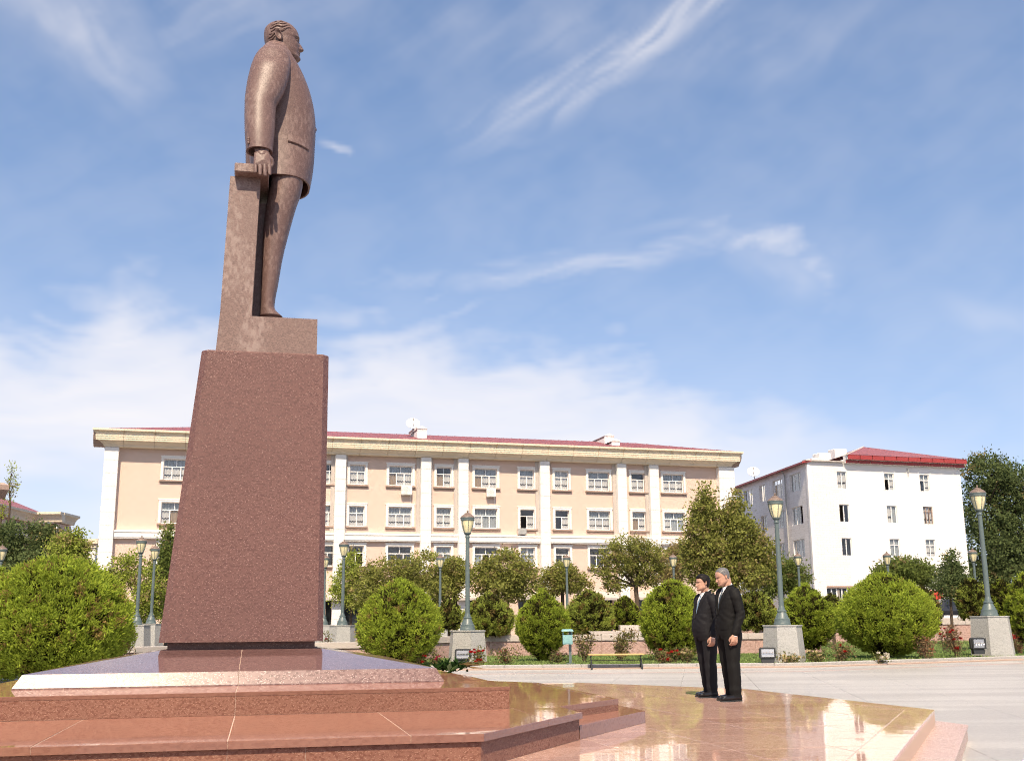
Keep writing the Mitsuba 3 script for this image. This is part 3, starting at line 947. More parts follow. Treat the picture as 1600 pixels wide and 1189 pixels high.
# right hand on the edge of the pillar's cap
hnd = hand_mesh(0.10, 0.10)
w0, w1 = S(408.5, 236, 0.0), S(412.5, 279, 0.0)
hl = (w0[1] - w1[1]) * 1.0
HM = np.eye(4)
tl_ = math.radians(4)
HM[:3, :3] = np.array([[math.cos(tl_), 0, -math.sin(tl_)], [0, 1, 0], [math.sin(tl_), 0, math.cos(tl_)]]) @ np.diag([1.12, 0.9, 1.0]) * hl
HM[1, 2] = 0.26 * hl
HM[:3, 3] = (w0[0] + 0.01, 0.10, w0[1])
put('hand', moved(moved(hnd, HM), PM), 'statue_granite', st, smooth=60)
armw = S(407, 236, 0.29)
wr = from_m3(chain([(armw[0], 0.29, armw[1] + 0.30, .15), (w0[0] + .01, 0.14, w0[1] + 0.02, .12)]))
put('wrist', moved(wr, PM), 'statue_granite', st, smooth=60)

# carved detail: pocket flap, sleeve buttons, front button, hair
def torso_v(u, z):
    """depth of the jacket's near surface at (u, z)"""
    A = np.array(sorted(lv))
    q = PchipInterpolator(A[:, 0], A[:, 1:], axis=0)(z)
    r = np.clip(abs(u - q[0]) / q[1], 0, 0.995)
    return VM - q[2] * (1 - r ** 2.35) ** (1 / 2.35)


fl = [S(450, 211.5, 0.9), S(482, 224.5, 1.15), S(482, 238, 1.15), S(450, 223.8, 0.9)]
n_ = 14
top_ = [np.array(fl[0]) * (1 - k / n_) + np.array(fl[1]) * k / n_ for k in range(n_ + 1)]
bot_ = [np.array(fl[3]) * (1 - k / n_) + np.array(fl[2]) * k / n_ for k in range(n_ + 1)]
rs = []
for a, b in zip(top_, bot_):
    va, vb = torso_v(*a), torso_v(*b)
    rs.append(np.array([(a[0], va + .05, a[1]), (a[0], va - .012, a[1]), (b[0], vb - .045, b[1] + .01), (b[0], vb - .02, b[1] - .015), (b[0], vb + .06, b[1])]))
put('pocket_flap', moved(loft(rs), PM), 'statue_granite', st, smooth=30)
bt = trimesh.creation.icosphere(subdivisions=2, radius=0.055)
bu, bz = S(493.5, 206, VM)
put('button', moved(moved(bt, np.array([[.5, 0, 0, bu - .01], [0, 1, 0, VM - 0.1], [0, 0, 1, bz], [0, 0, 0, 1.0]])), PM), 'statue_granite', st, smooth=True)
for k in range(3):
    su, sz = S(388.5, 224 + 3.4 * k, VM - 1.3)
    put('sleeve_button', moved(moved(trimesh.creation.icosphere(subdivisions=1, radius=0.035), np.array([[1, 0, 0, su], [0, .6, 0, VM - 1.30 - 0.27], [0, 0, 1, sz], [0, 0, 0, 1.0]])), PM), 'statue_granite', st, smooth=True)
# front edge of the jacket and its lapel as a raised fold down the front
# swept-back hair: wavy ridges above the ear, standing just off the skull
hairs = []


def skull(x, z):
    """half width of the head at x, z in head units"""
    f_, b_, w_ = (float(PchipInterpolator(HZ, q)(z)) for q in (HF, HB, HW))
    c_, h_ = (f_ + b_) / 2, (f_ - b_) / 2
    r = min(abs((x - c_) / h_), 0.98)
    return w_ * (1 - r ** 2.25) ** (1 / 2.25)


for s_ in (-1, 1):
    for k, (x0, z0, x1, z1, am, r_) in enumerate(((.20, .70, -.28, .60, .022, .026), (.16, .765, -.30, .685, .022, .026), (.10, .83, -.28, .765, .018, .024), (.06, .64, -.32, .52, .016, .024), (-.14, .56, -.34, .43, .012, .022), (.02, .885, -.2, .84, .012, .022), (-.16, .48, -.33, .35, .01, .02))):
        tt = np.linspace(0, 1, 18)
        xs, zs = x0 + (x1 - x0) * tt, z0 + (z1 - z0) * tt + am * np.sin(tt * 10.5 + k)
        pth = np.array([(x, s_ * (skull(x, z) * 1.02 + .002), z) for x, z in zip(xs, zs)])
        hairs.append(tube(pth, r_ * np.sin(np.clip(tt, .04, .96) * PI) ** 0.5, 7))
put('hair', moved(moved(cat(hairs), HD), PM), 'statue_granite', st, smooth=60, label='wavy carved hair above the ear')
for s_ in (-1, 1):
    e_ = trimesh.creation.icosphere(subdivisions=2, radius=0.04)
    put('eye', moved(moved(moved(e_, np.array([[1, 0, 0, .318], [0, 1, 0, s_ * .135], [0, 0, .75, .492], [0, 0, 0, 1.0]])), HD), PM), 'statue_granite', st, smooth=True)

# ---------------------------------------------------------------- buildings
class Face:
    """an upright wall plane: local x along it, y into the building, z up"""
    def __init__(self, p0, p1):
        self.p0 = np.array([p0[0], p0[1], 0.0])
        self.u = np.array([p1[0] - p0[0], p1[1] - p0[1], 0.0])
        self.L = float(np.linalg.norm(self.u))
        self.u /= self.L
        self.n = np.array([-self.u[1], self.u[0], 0.0])
        self.M = frame(self.p0, self.u)

    def at(self, px, py, off=0.0):
        q = on_plane(px, py, self.p0 + off * self.n, self.n) - self.p0
        return float(q @ self.u), float(q[2])

    def w(self, mesh):
        return moved(mesh, self.M)

    def T(self, x, y, z):
        m = np.eye(4)
        m[:3, 3] = (x, y, z)
        return self.M @ m


def wall_panel(poly, d0, d1):
    """(u, z) polygon made solid from depth d0 to d1"""
    m = trimesh.creation.extrude_polygon(poly, d1 - d0, engine='earcut')
    v = np.array(m.vertices)
    m.vertices = np.c_[v[:, 0], d1 - v[:, 2], v[:, 1]]
    if m.volume < 0:
        m.invert()
    return m


def extr(profile, u0, u1):
    """closed (depth, z) profile swept along u"""
    p = np.array(profile)
    return loft([np.c_[np.full(len(p), u), p] for u in (u0, u1)])


def as_ply(mesh, mat, smooth=False, uv=None):
    return mikit.ply(mesh, mat, smooth=smooth, uv=uv)


def curtain(w, h, n=28, amp=0.035, seed=0, lace=False):
    r = np.random.default_rng(seed)
    x = np.linspace(0, w, n)
    y = amp * np.sin(x * 26 + r.random() * 6) + amp * 0.6 * np.sin(x * 61 + r.random() * 6)
    if lace and h > .7:
        # a scalloped hem over a second, lower tier: the gap between them is open
        sc = h * (.36 + .07 * np.abs(np.sin(x * 15.2)))
        rows = [np.full(n, h), sc, sc - .11 * h, np.zeros(n)]
        v = np.vstack([np.c_[x, y * (.8 + .15 * i), r] for i, r in enumerate(rows)])
        f = [t for b in (0, 2 * n) for i in range(n - 1) for t in ([b + i, b + n + i, b + n + i + 1], [b + i, b + n + i + 1, b + i + 1])]
        return trimesh.Trimesh(v, f, process=False), v[:, [0, 2]]
    v = np.vstack([np.c_[x, y * 0.8, np.full(n, h)], np.c_[x, y * 1.3, np.zeros(n)]])
    uv_ = np.vstack([np.c_[x, np.ones(n)], np.c_[x, np.zeros(n)]])
    f = []
    for i in range(n - 1):
        f += [[i, n + i, n + i + 1], [i, n + i + 1, i + 1]]
    return trimesh.Trimesh(v, f, process=False), uv_


class WindowKit:
    """the parts of one kind of window, made once and placed many times"""
    def __init__(self, w, h, cols, trans, surround=0.2, top=2, sill=True, deep=0.30, fr=0.055, frame_mat='frame_white'):
        self.w, self.h, self.cols, self.trans, self.deep, self.frame_mat = w, h, cols, trans, deep, frame_mat
        s = surround
        self.parts = []
        if s:
            o = sg.box(-s, -s * 0.0, w + s, h + s).difference(sg.box(0, -1, w, h))
            o2 = sg.box(-s - .05, h + s - .02, w + s + .05, h + s + .07)
            m = cat(wall_panel(o, -0.07, 0.0), wall_panel(sg.box(-s + .05, 0, w + s - .05, h + s - .05).difference(sg.box(-.02, -1, w + .02, h + .02)), -0.10, -0.07), wall_panel(o2, -0.11, 0.0))
            self.parts.append(('surround', as_ply(m, 'white_stone')))
        if sill:
            self.parts.append(('sill', as_ply(cat(cbox(-s - .07, w + s + .07, -0.20, 0.02, -0.16, -0.03, .015), cbox(-s, w + s, -0.12, 0.02, -0.24, -0.161, .01)), 'sill_brown')))
        # frame bars
        d0, d1 = 0.13, 0.20
        zt = h * trans
        bars = [box(0, fr, d0, d1, 0, h), box(w - fr, w, d0, d1, 0, h), box(fr, w - fr, d0, d1, 0, fr), box(fr, w - fr, d0, d1, h - fr, h)]
        ws = np.linspace(0, w, cols + 1)
        self.cells = []
        if trans < 1:
            bars.append(box(fr, w - fr, d0 - .004, d1, zt - fr * .55, zt + fr * .55))
            xs = np.linspace(0, w, top + 1)
            for x in xs[1:-1]:
                bars.append(box(x - fr / 2, x + fr / 2, d0 + .002, d1, zt + fr * .55, h - fr))
            for a, b in zip(xs[:-1], xs[1:]):
                self.cells.append((a + fr * .4, b - fr * .4, zt + fr * .4, h - fr * .7, True))
        for x in ws[1:-1]:
            bars.append(box(x - fr * .6, x + fr * .6, d0 - .006, d1, fr, (zt if trans < 1 else h) - fr * .55))
        for a, b in zip(ws[:-1], ws[1:]):
            self.cells.append((a + fr * .4, b - fr * .4, fr * .6, (zt if trans < 1 else h) - fr * .4, False))
        self.parts.append(('frame', as_ply(cat(bars), frame_mat)))
        self.panes = [as_ply(trimesh.Trimesh([(a, .165, c), (b, .165, c), (b, .165, d), (a, .165, d)], [[0, 1, 2], [0, 2, 3]], process=False), 'window_glass') for a, b, c, d, _ in self.cells]
        self.curt = {}
        for mat in ('lace_curtain', 'plain_curtain', 'tan_curtain'):
            row = []
            for i, (a, b, c, d, t) in enumerate(self.cells):
                m, uv_ = curtain(b - a, d - c, seed=i, lace=mat == 'lace_curtain')
                uv_ = uv_ * np.array([1.0 / 0.62, 1.0])
                m.vertices += (a, 0.27, c)
                row.append(as_ply(m, mat, smooth=True, uv=uv_))
            self.curt[mat] = row

    def place(self, face, bld, u, z, scheme):
        """scheme: one letter a cell: l lace, p plain, t tan, n nothing behind the glass, o open (no glass)"""
        k = key_for(bld + '__window')
        M = face.T(u, 0, z)
        for name, d in self.parts:
            put(name, d, None, k, M=M)
        for i, c in enumerate(self.cells):
            ch = scheme[i % len(scheme)]
            if ch != 'o':
                put('pane', self.panes[i], None, k, M=M)
            if ch in 'lpt':
                put('curtain', self.curt[{'l': 'lace_curtain', 'p': 'plain_curtain', 't': 'tan_curtain'}[ch]][i], None, k, M=M)
        return k


# ---- the long cream building
bb = thing('apartment_building', 'long peach building with white pillars and a cream cornice, behind the statue', 'building')
A0, A1 = at_y(160.5, 760, 84.0), at_y(1145.5, 800, 98.5)
FB = Face(A0, A1)
cor_z = (FB.at(150, 660.5, -1.5)[1] + FB.at(1150, 711.5, -1.5)[1]) / 2
rowz = {}
for name, (yt, yb), (yt2, yb2) in (('3', (721.5, 755.5), (735, 768)), ('2', (786, 819.5), (797, 830)), ('1', (850, 884), (855, 887))):
    rowz[name] = ((FB.at(558, yb)[1] + FB.at(935, yb2)[1]) / 2, (FB.at(558, yt)[1] + FB.at(935, yt2)[1]) / 2)
belt = ((FB.at(570, 843.8, -.35)[1] + FB.at(880, 850.5, -.35)[1]) / 2, (FB.at(570, 832.3, -.35)[1] + FB.at(880, 839.0, -.35)[1]) / 2)
SUR = 0.20
kit2 = WindowKit(1.22, rowz['3'][1] - rowz['3'][0] - SUR, 2, 0.66, SUR, top=1)
kit2b = WindowKit(1.22, rowz['3'][1] - rowz['3'][0] - SUR, 2, 0.66, SUR, top=2)
kit3 = WindowKit(1.90, rowz['3'][1] - rowz['3'][0] - SUR, 3, 0.64, SUR, top=2)
# window centres in the photograph; those behind the statue follow the same rhythm of bays
cols_px = [(532, 15), (666, 15.5), (724.5, 14.5), (852, 15), (972.5, 15), (1023, 15.5)]
win_px = [(275.5, 3), (515, 2), (558.7, 2), (626, 3), (693.5, 2), (759, 3), (823, 2), (877, 2), (935, 3), (996, 2), (1051, 3)]
cols_u = [FB.at(x, 760, -.55)[0] for x, _ in cols_px]
wins = [(FB.at(x, 738)[0], k) for x, k in win_px]
mid = (cols_u[3])
sym = lambda u: cols_u[0] - (u - cols_u[0])
d12 = cols_u[1] - cols_u[0]
extra_cols = [cols_u[0] - d12 * 1.03, cols_u[0] - d12 * 1.03 - (cols_u[2] - cols_u[1])]
cols_all = sorted(cols_u + extra_cols)
wins += [(extra_cols[0] + 2.55, 3), ((extra_cols[0] + extra_cols[1]) / 2, 2)]
wins.sort()
schemes2 = {'3': ['pll', 'nll', 'ntl', 'lll', 'nnl', 'pnl'], '2': ['ptl', 'nnl', 'lll', 'nol', 'pll'], '1': ['nnp', 'nno', 'ppp', 'nnn']}
schemes3 = {'3': ['pplll', 'pptll', 'nnntl', 'pplll', 'ppltl'], '2': ['ppltl', 'pplpp', 'pplll'], '1': ['npnpn', 'nnpon', 'nnnnn']}
holes = []
rr = np.random.default_rng(11)
jobs = []
for i, (u, k) in enumerate(wins):
    for row in '321':
        kit = kit3 if k == 3 else (kit2b if (i * 7 + ord(row)) % 3 == 0 else kit2)
        z0 = rowz[row][0]
        holes.append(sg.box(u - kit.w / 2, z0, u + kit.w / 2, z0 + kit.h))
        sch = (schemes3 if k == 3 else schemes2)[row]
        s = sch[(i * 2 + (i // 3)) % len(sch)]
        if kit is kit2b:
            s = s[0] + s
        jobs.append((kit, u - kit.w / 2, z0, s))
ztop_wall = cor_z - 1.25
wall_poly = sg.box(0.15, 0.0, FB.L - 0.15, ztop_wall)
for h_ in holes:
    wall_poly = wall_poly.difference(h_)
# ground-floor shop openings, mostly behind the shrubs
shop = [sg.box(u - 1.5, 0.5, u + 1.5, 3.4) for u in np.arange(8, FB.L - 4, 5.2)]
for h_ in shop:
    wall_poly = wall_poly.difference(h_)
put('wall', FB.w(wall_panel(wall_poly, 0.0, 0.35)), 'wall_peach', bb)
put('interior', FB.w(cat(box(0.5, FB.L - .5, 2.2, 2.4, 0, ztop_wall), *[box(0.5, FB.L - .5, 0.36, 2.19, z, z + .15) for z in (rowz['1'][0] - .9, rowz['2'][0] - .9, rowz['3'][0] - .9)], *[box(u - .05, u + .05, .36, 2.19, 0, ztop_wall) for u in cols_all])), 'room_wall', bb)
put('side_wall', FB.w(cat(box(0.1, 0.4, 0.36, 14, 0, ztop_wall), box(FB.L - .4, FB.L - .1, 0.36, 14, 0, ztop_wall), box(0.1, FB.L - .1, 14, 14.3, 0, ztop_wall))), 'wall_peach', bb)
for j in jobs:
    j[0].place(FB, bb, *j[1:])
for q in shop:
    put('shop_pane', FB.w(wall_panel(q, 0.2, 0.21)), 'car_glass', bb)
    put('shop_awning', FB.w(extr([(-1.1, 3.35), (-1.1, 3.55), (0.0, 4.05), (0.0, 3.85)], q.bounds[0] - .2, q.bounds[2] + .2)), 'cap_stone', bb)
# white pillars in stone courses
hcourse = 0.98


def pillar(u0, u1, d0, z0, z1):
    k = key_for(bb + '__pillar')
    put('core', FB.w(box(u0 + .03, u1 - .03, d0 + .03, 0.34 if u0 < 1 or u1 > FB.L - 1 else -0.002, z0, z1)), 'cap_stone', k)
    n = int(round((z1 - z0) / hcourse))
    zz = np.linspace(z0, z1, n + 1)
    for a, b in zip(zz[:-1], zz[1:]):
        put('block', FB.w(cbox(u0 + rr.random() * .006, u1 - rr.random() * .006, d0 + rr.random() * .01, -0.004, a + .006, b - .006, .012)), 'white_stone', k)


for u in cols_all:
    pillar(u - .42, u + .42, -.55, 0.0, ztop_wall - .02)
pillar(0.0, FB.at(182, 760, -.55)[0], -.6, 0, ztop_wall - .02)
pillar(FB.at(1125.5, 790, -.55)[0], FB.L, -.6, 0, ztop_wall - .02)
# thin white strips either side of each pillar
for u in cols_all:
    put('pilaster_strip', FB.w(cat(box(u - .72, u - .43, -.12, 0.0, belt[1] + .01, ztop_wall), box(u + .43, u + .60, -.12, 0.0, belt[1] + .01, ztop_wall))), 'cap_stone', bb)
# belt between the pillars
edges = [FB.at(182, 760, -.5)[0]] + [e for u in cols_all for e in (u - .425, u + .425)] + [FB.at(1125.5, 790, -.5)[0]]
for a, b in zip(edges[::2], edges[1::2]):
    put('belt_course', FB.w(extr([(0, belt[0]), (-.34, belt[0]), (-.34, belt[0] + .08), (-.40, belt[0] + .09), (-.40, belt[1] - .18), (-.46, belt[1] - .12), (-.46, belt[1]), (0, belt[1] + .05)], a + .004, b - .004)), 'white_stone', bb)
# cornice in cast sections
z = cor_z
prof = [(0.3, z - 1.25), (-.62, z - 1.25), (-.66, z - 1.12), (-1.02, z - .86), (-1.22, z - .84), (-1.22, z - .745), (-1.19, z - .735), (-1.19, z - .715), (-1.24, z - .70), (-1.24, z - .60), (-1.21, z - .59), (-1.21, z - .57), (-1.26, z - .555), (-1.26, z - .47), (-1.20, z - .44), (-1.20, z - .30), (-1.27, z - .20), (-1.42, z - .15), (-1.48, z - .14), (-1.48, z), (0.3, z)]
nsec = 24
c0u, c1u = -.9, FB.L + .55
put('cornice_core', FB.w(extr([(.32, z - 1.2), (-.56, z - 1.2), (-.6, z - 1.08), (-.98, z - .82), (-1.17, z - .5), (-1.17, z - .28), (-1.40, z - .1), (-1.40, z - .03), (.32, z - .03)], c0u + .06, c1u - .06)), 'joint_mortar', bb)
for k in range(nsec):
    a, b = c0u + (c1u - c0u) * k / nsec, c0u + (c1u - c0u) * (k + 1) / nsec
    m = extr(prof, a + .012, b - .012)
    # the end pieces return at a slant
    v = m.vertices
    if k == 0:
        v[:, 0] = np.where(v[:, 0] < a + .1, a + (1.5 + np.clip(v[:, 1], -1.5, -.6)) * 0.95, v[:, 0])
    if k == nsec - 1:
        v[:, 0] = np.where(v[:, 0] > b - .1, b - (1.5 + np.clip(v[:, 1], -1.5, -.6)) * 0.95, v[:, 0])
    put('cornice_section', FB.w(m), 'cornice_stone', bb)
# hipped red roof
ru0, ru1 = FB.at(330, 668, 7)[0], FB.at(990, 696, 7)[0]
rz = (FB.at(560, 672.0, 7)[1] + FB.at(840, 690, 7)[1]) / 2
ro = [(-.7, -1.2, z + .01), (FB.L + .7, -1.2, z + .01), (FB.L + .7, 15, z + .01), (-.7, 15, z + .01), (ru0, 7, rz), (ru1, 7, rz)]
rf = put('roof', FB.w(trimesh.Trimesh(ro, [[0, 1, 5], [0, 5, 4], [1, 2, 5], [2, 3, 4], [2, 4, 5], [3, 0, 4], [0, 2, 1], [0, 3, 2]], process=False)), 'roof_red', bb)
ribs = []
for u in np.arange(1.0, FB.L, 0.75):
    t0 = max(0.0, (ru0 - u) / (ru0 + .7)) if u < ru0 else max(0.0, (u - ru1) / (FB.L + .7 - ru1))
    yv = 7 - 8.2 * t0
    zz = z + .01 + (rz - z - .01) * (yv + 1.2) / 8.2
    ribs.append(loft([[(u - .03, -1.2, z + .012), (u + .03, -1.2, z + .012), (u, -1.2, z + .045)], [(u - .03, yv, zz), (u + .03, yv, zz), (u, yv, zz + .03)]]))
put('seam', FB.w(cat(ribs)), 'roof_red', rf, kind='stuff')


def chimney(x0, x1, y_top, y_bot, d0, d1):
    u0, zb_ = FB.at(x0, y_bot, d0)
    u1, zt_ = FB.at(x1, y_top, d0)
    c = put('chimney', FB.w(box(u0, u1, d0, d1, zb_ - 1.5, zt_ - .35)), 'white_stone', rf)
    um = (u0 + u1) / 2
    # gabled hood over a dark slot; the third level is spent, so the hood is a part of the roof too
    put('chimney_hood', FB.w(cat(loft([[(u0 - .05, d, zt_ - .18), (u1 + .05, d, zt_ - .18), (um, d, zt_ + .05)] for d in (d0 - .1, d1 + .1)]), box(u0, u1, d0 - .02, d0 + .1, zt_ - .36, zt_ - .18), box(u0, u1, d1 - .1, d1, zt_ - .36, zt_ - .18))), 'white_stone', rf)
    put('chimney_slot', FB.w(box(um - .06, um + .06, d0 + .1, d1 - .1, zt_ - .36, zt_ - .18)), 'metal_grey', rf)


chimney(652, 667, 667, 684, 1.5, 4.5)
chimney(647.5, 661, 666, 684, 5.0, 7.6)
chimney(956, 968.5, 686.5, 699, 1.5, 4.0)
chimney(945, 959, 678.5, 699, 4.6, 8.6)


def dish(name, label, c, r, az, el, base):
    t = thing(name, label, 'satellite dish')
    pr = [(0.02, 0.0)] + [(r * k / 8, 0.22 * r * (k / 8) ** 2) for k in range(1, 9)] + [(r * .985, .22 * r + .03)] + [(r * k / 8 * .985, 0.03 + 0.22 * r * (k / 8) ** 2) for k in range(7, 0, -1)]
    m = lathe(pr, 28)
    R = np.eye(4)
    d = np.array([math.sin(az) * math.cos(el), math.cos(az) * math.cos(el), math.sin(el)])
    x = np.cross([0, 0, 1.0], d)
    x /= np.linalg.norm(x)
    R[:3, :3] = np.c_[x, np.cross(d, x), d]
    R[:3, 3] = c
    put('bowl', moved(m, R), 'plastic_white', t, smooth=40)
    lnb = np.array(c) + d * r * 1.05
    put('feed_arm', cat(tube([np.array(c) - R[:3, 1] * r * .9, lnb], .025, 6), tube([np.array(c) + R[:3, 1] * r * .9 + d * .2 * r, lnb], .02, 6), moved(lathe([(.06, -.12), (.07, 0), (.05, .06)], 10), np.block([[R[:3, :3], lnb[:, None]], [np.zeros((1, 3)), np.ones((1, 1))]]))), 'metal_grey', t)
    put('mast', tube([np.array(base), np.array(c) - d * .12], .045, 8), 'metal_grey', t)


q = FB.p0 + FB.u * FB.at(645, 663, 3)[0] + FB.n * 3
zc = FB.at(645, 663, 3)[1]
dish('satellite_dish', 'white satellite dish on the red roof of the long peach building', (q[0], q[1], zc), 0.60, math.radians(170), math.radians(35), (q[0], q[1] + .2, zc - 1.4))

# air conditioners hung under windows
ac_mesh = {}


def aircon(x0, x1, y0, y1, label, mat='plastic_white', face=None):
    face = face or FB
    u0, z1 = face.at(x0, y0, -.45)
    u1, z0 = face.at(x1, y1, -.45)
    t = thing('air_conditioner', label, 'air conditioner', 'air conditioners on the long building')
    w, h = u1 - u0, z1 - z0
    put('case', face.w(cbox(u0, u1, -.48, -.12, z0, z1, .03)), mat, t)
    cu, cz, r = u0 + w * .42, (z0 + z1) / 2, min(h, w) * .40
    R = np.eye(4)
    R[:3, :3] = np.array([[1, 0, 0], [0, 0, -1], [0, 1, 0]])
    R[:3, 3] = (cu, -.484, cz)
    put('fan_grille', face.w(moved(cat([trimesh.creation.annulus(r * k, r * k + .018, .012) for k in (.25, .5, .75, .98)] + [trimesh.creation.box((2 * r, .014, .01))] + [trimesh.creation.box((.014, 2 * r, .01))]), R)), 'metal_grey', t)
    put('bracket', face.w(cat(box(u0 + .1, u0 + .15, -.46, -.002, z0 - .06, z0 - .005), box(u1 - .15, u1 - .1, -.46, -.002, z0 - .06, z0 - .005))), 'metal_grey', t)
    put('drain_pipe', face.w(tube([(u1 - .05, -.2, z0 - .01), (u1 - .04, -.05, z0 - .3), (u1 - .04, -.04, z0 - .8)], .02, 6)), 'plastic_white', t)


aircon(627.5, 644, 759, 773, 'air conditioner under a top row window, nearest the statue')
aircon(761, 775, 763, 776, 'air conditioner under a top row window, behind the tall lamp left of centre')
aircon(784, 801.5, 856, 864, 'air conditioner low on the peach wall above round tree crowns')
aircon(810, 823, 825, 835, 'dark weathered air conditioner under a half open window', 'metal_grey')

# ---- the white block to the right
wb = thing('white_building', 'white four storey block with red hipped roof at the right', 'building')
B0, B1 = at_y(1266, 800, 98.0), at_y(1506, 800, 103.0)
FW = Face(B0, B1)
zl = FW.at(1261.5, 725)[1]
zr = FW.at(1500, 733)[1]
B2 = at_y(1152, 800, 117.0)
FL_ = Face(B2, B0)
front_rows = [[(583, 642, 200, 293), (840, 900, 208, 302), (1033, 1090, 213, 303)], [(597, 655, 387, 475), (858, 912, 390, 477), (1055, 1107, 390, 478)], [(612, 668, 576, 663), (872, 930, 568, 657), (1065, 1125, 567, 655)]]
zo = lambda x, y: (1140 + x / 3.478, 680 + y / 3.478)
wk = WindowKit(1.02, 1.56, 2, 1.0, 0, sill=False, deep=.3)
wkt = WindowKit(1.02, 1.56, 2, 0.66, 0, sill=False, top=2)
wkb = WindowKit(1.02, 1.56, 3, 0.72, 0, sill=False, top=3, frame_mat='sill_brown')
uc = FW.at(*zo(655, 700))[0]
tile_poly = sg.box(0.0, 0.0, uc, zl + .25)
rend_poly = sg.box(uc, 0.0, FW.L, zr)
wjobs = []
zf1, zf0 = FW.at(*zo(800, 112), -.7)[1], FW.at(*zo(800, 136), -.7)[1]
for r, row in enumerate(front_rows):
    zb_ = np.mean([FW.at(*zo((a + b) / 2, d))[1] for a, b, c, d in row])
    for c, (a, b, t_, d_) in enumerate(row):
        u = FW.at(*zo((a + b) / 2, (t_ + d_) / 2))[0]
        kit, s = [[(wk, 'll'), (wkt, 'plol'), (wkt, 'ppnl')], [(wk, 'on'), (wk, 'lp'), (wkb, 'lltlll')], [(wk, 'nn'), (wkt, 'pppp'), (wkt, 'ppll')]][r][c]
        hq = sg.box(u - .51, zb_, u + .51, zb_ + 1.56)
        tile_poly, rend_poly = tile_poly.difference(hq), rend_poly.difference(hq)
        wjobs.append((kit, u - .51, zb_, s))
u0, z0 = FW.at(*zo(535, 930))
u1, z1 = FW.at(*zo(668, 825))
shopq = sg.box(u0, 0.6, u1, z1)
tile_poly, rend_poly = tile_poly.difference(shopq), rend_poly.difference(shopq)
put('tiled_wall', FW.w(wall_panel(tile_poly, 0, .3)), 'white_tile', wb, label='front wall strip faced with thin white tiles')
put('wall', FW.w(wall_panel(rend_poly, .03, .33)), 'white_render', wb)
for j in wjobs:
    j[0].place(FW, wb, *j[1:])
k = key_for(wb + '__shop_window')
wsh = u1 - u0
put('frame', FW.w(cat([box(u0 + wsh * i / 5 - .05, u0 + wsh * i / 5 + .05, .1, .2, .6, z1) for i in range(6)] + [box(u0, u1, .1, .2, z1 - .12, z1), box(u0, u1, .1, .2, z1 - 1.15, z1 - 1.02)])), 'frame_white', k)
for i in range(5):
    put('pane', FW.w(box(u0 + wsh * i / 5 + .06, u0 + wsh * (i + 1) / 5 - .06, .16, .17, .6, z1 - .13)), 'car_glass', k)
put('valance', FW.w(cat([moved(trimesh.creation.icosphere(subdivisions=1, radius=.13), np.array([[1, 0, 0, x], [0, .5, 0, -.05], [0, 0, 1, z1 + .02], [0, 0, 0, 1.0]])) for x in np.linspace(u0 + .1, u1 - .1, 12)])), 'sill_brown', k)
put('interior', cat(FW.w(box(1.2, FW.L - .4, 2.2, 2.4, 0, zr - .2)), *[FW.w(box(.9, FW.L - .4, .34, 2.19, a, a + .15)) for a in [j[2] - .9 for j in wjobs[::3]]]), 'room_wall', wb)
# side face with its own windows
side_w = [(75, 130, 290, 372), (162, 195, 270, 355), (233, 290, 248, 330), (327, 388, 217, 312), (170, 203, 437, 500), (250, 300, 415, 510), (337, 400, 395, 492), (350, 408, 577, 670), (262, 308, 595, 668)]
lp = sg.box(0, 0, FL_.L - .002, zl + .2)
sk3 = WindowKit(2.6, 1.62, 3, 1.0, 0, sill=False, deep=.3)
sk2 = WindowKit(1.7, 1.62, 2, 1.0, 0, sill=False)
sj = []
rows_z = [np.mean([FL_.at(*zo((327 + 388) / 2, 306))[1]]), np.mean([FL_.at(*zo(368, 486))[1]]), FL_.at(*zo(379, 666))[1]]
for i, (a, b, t_, d_) in enumerate(side_w):
    ua, ub = FL_.at(*zo(a, (t_ + d_) / 2))[0], FL_.at(*zo(b, (t_ + d_) / 2))[0]
    r = 0 if i < 4 else (1 if i < 7 else 2)
    kit = sk2 if ub - ua < 2.3 else sk3
    um = (ua + ub) / 2
    lp = lp.difference(sg.box(um - kit.w / 2, rows_z[r], um + kit.w / 2, rows_z[r] + kit.h))
    sj.append((kit, um - kit.w / 2, rows_z[r], ['pnp', 'np', 'onp', 'ppp', 'tp', 'pnp', 'pno', 'npp', 'tnp'][i]))
put('side_wall', FL_.w(wall_panel(lp, .003, .3)), 'white_tile', wb, label='shaded side wall faced with thin white tiles')
for j in sj:
    j[0].place(FL_, wb, *j[1:])
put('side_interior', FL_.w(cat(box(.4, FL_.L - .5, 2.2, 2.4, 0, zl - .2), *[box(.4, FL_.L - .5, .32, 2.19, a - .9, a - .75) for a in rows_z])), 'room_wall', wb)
put('back_wall', cat(FW.w(box(3.3, FW.L - .35, 16, 16.3, 0, zr - .1)), FW.w(box(FW.L - .3, FW.L, .34, 16, 0, zr - .05)), FW.w(box(uc, FW.L - .02, .06, .3, zr - .02, zf0 + .05))), 'white_render', wb)
put('corner_trim', cat(FW.w(box(-.06, .16, -.06, -.004, 0, zl)), FL_.w(box(FL_.L - .18, FL_.L + .0, -.06, -.004, 0, zl))), 'frame_white', wb)
dpx = FL_.at(*zo(312, 430), -.1)[0]
put('downpipe', FL_.w(tube([(dpx, -.12, 0.4), (dpx, -.12, zl - .3), (dpx, -.4, zl + .1)], .07, 8)), 'metal_grey', wb)
rp = FW.at(*zo(968, 180), -.1)
put('rain_spout', FW.w(tube([(rp[0], .1, zr - .1), (rp[0], -.15, zr - .35), (rp[0], -.15, zr - 1.0)], .05, 6)), 'metal_grey', wb)
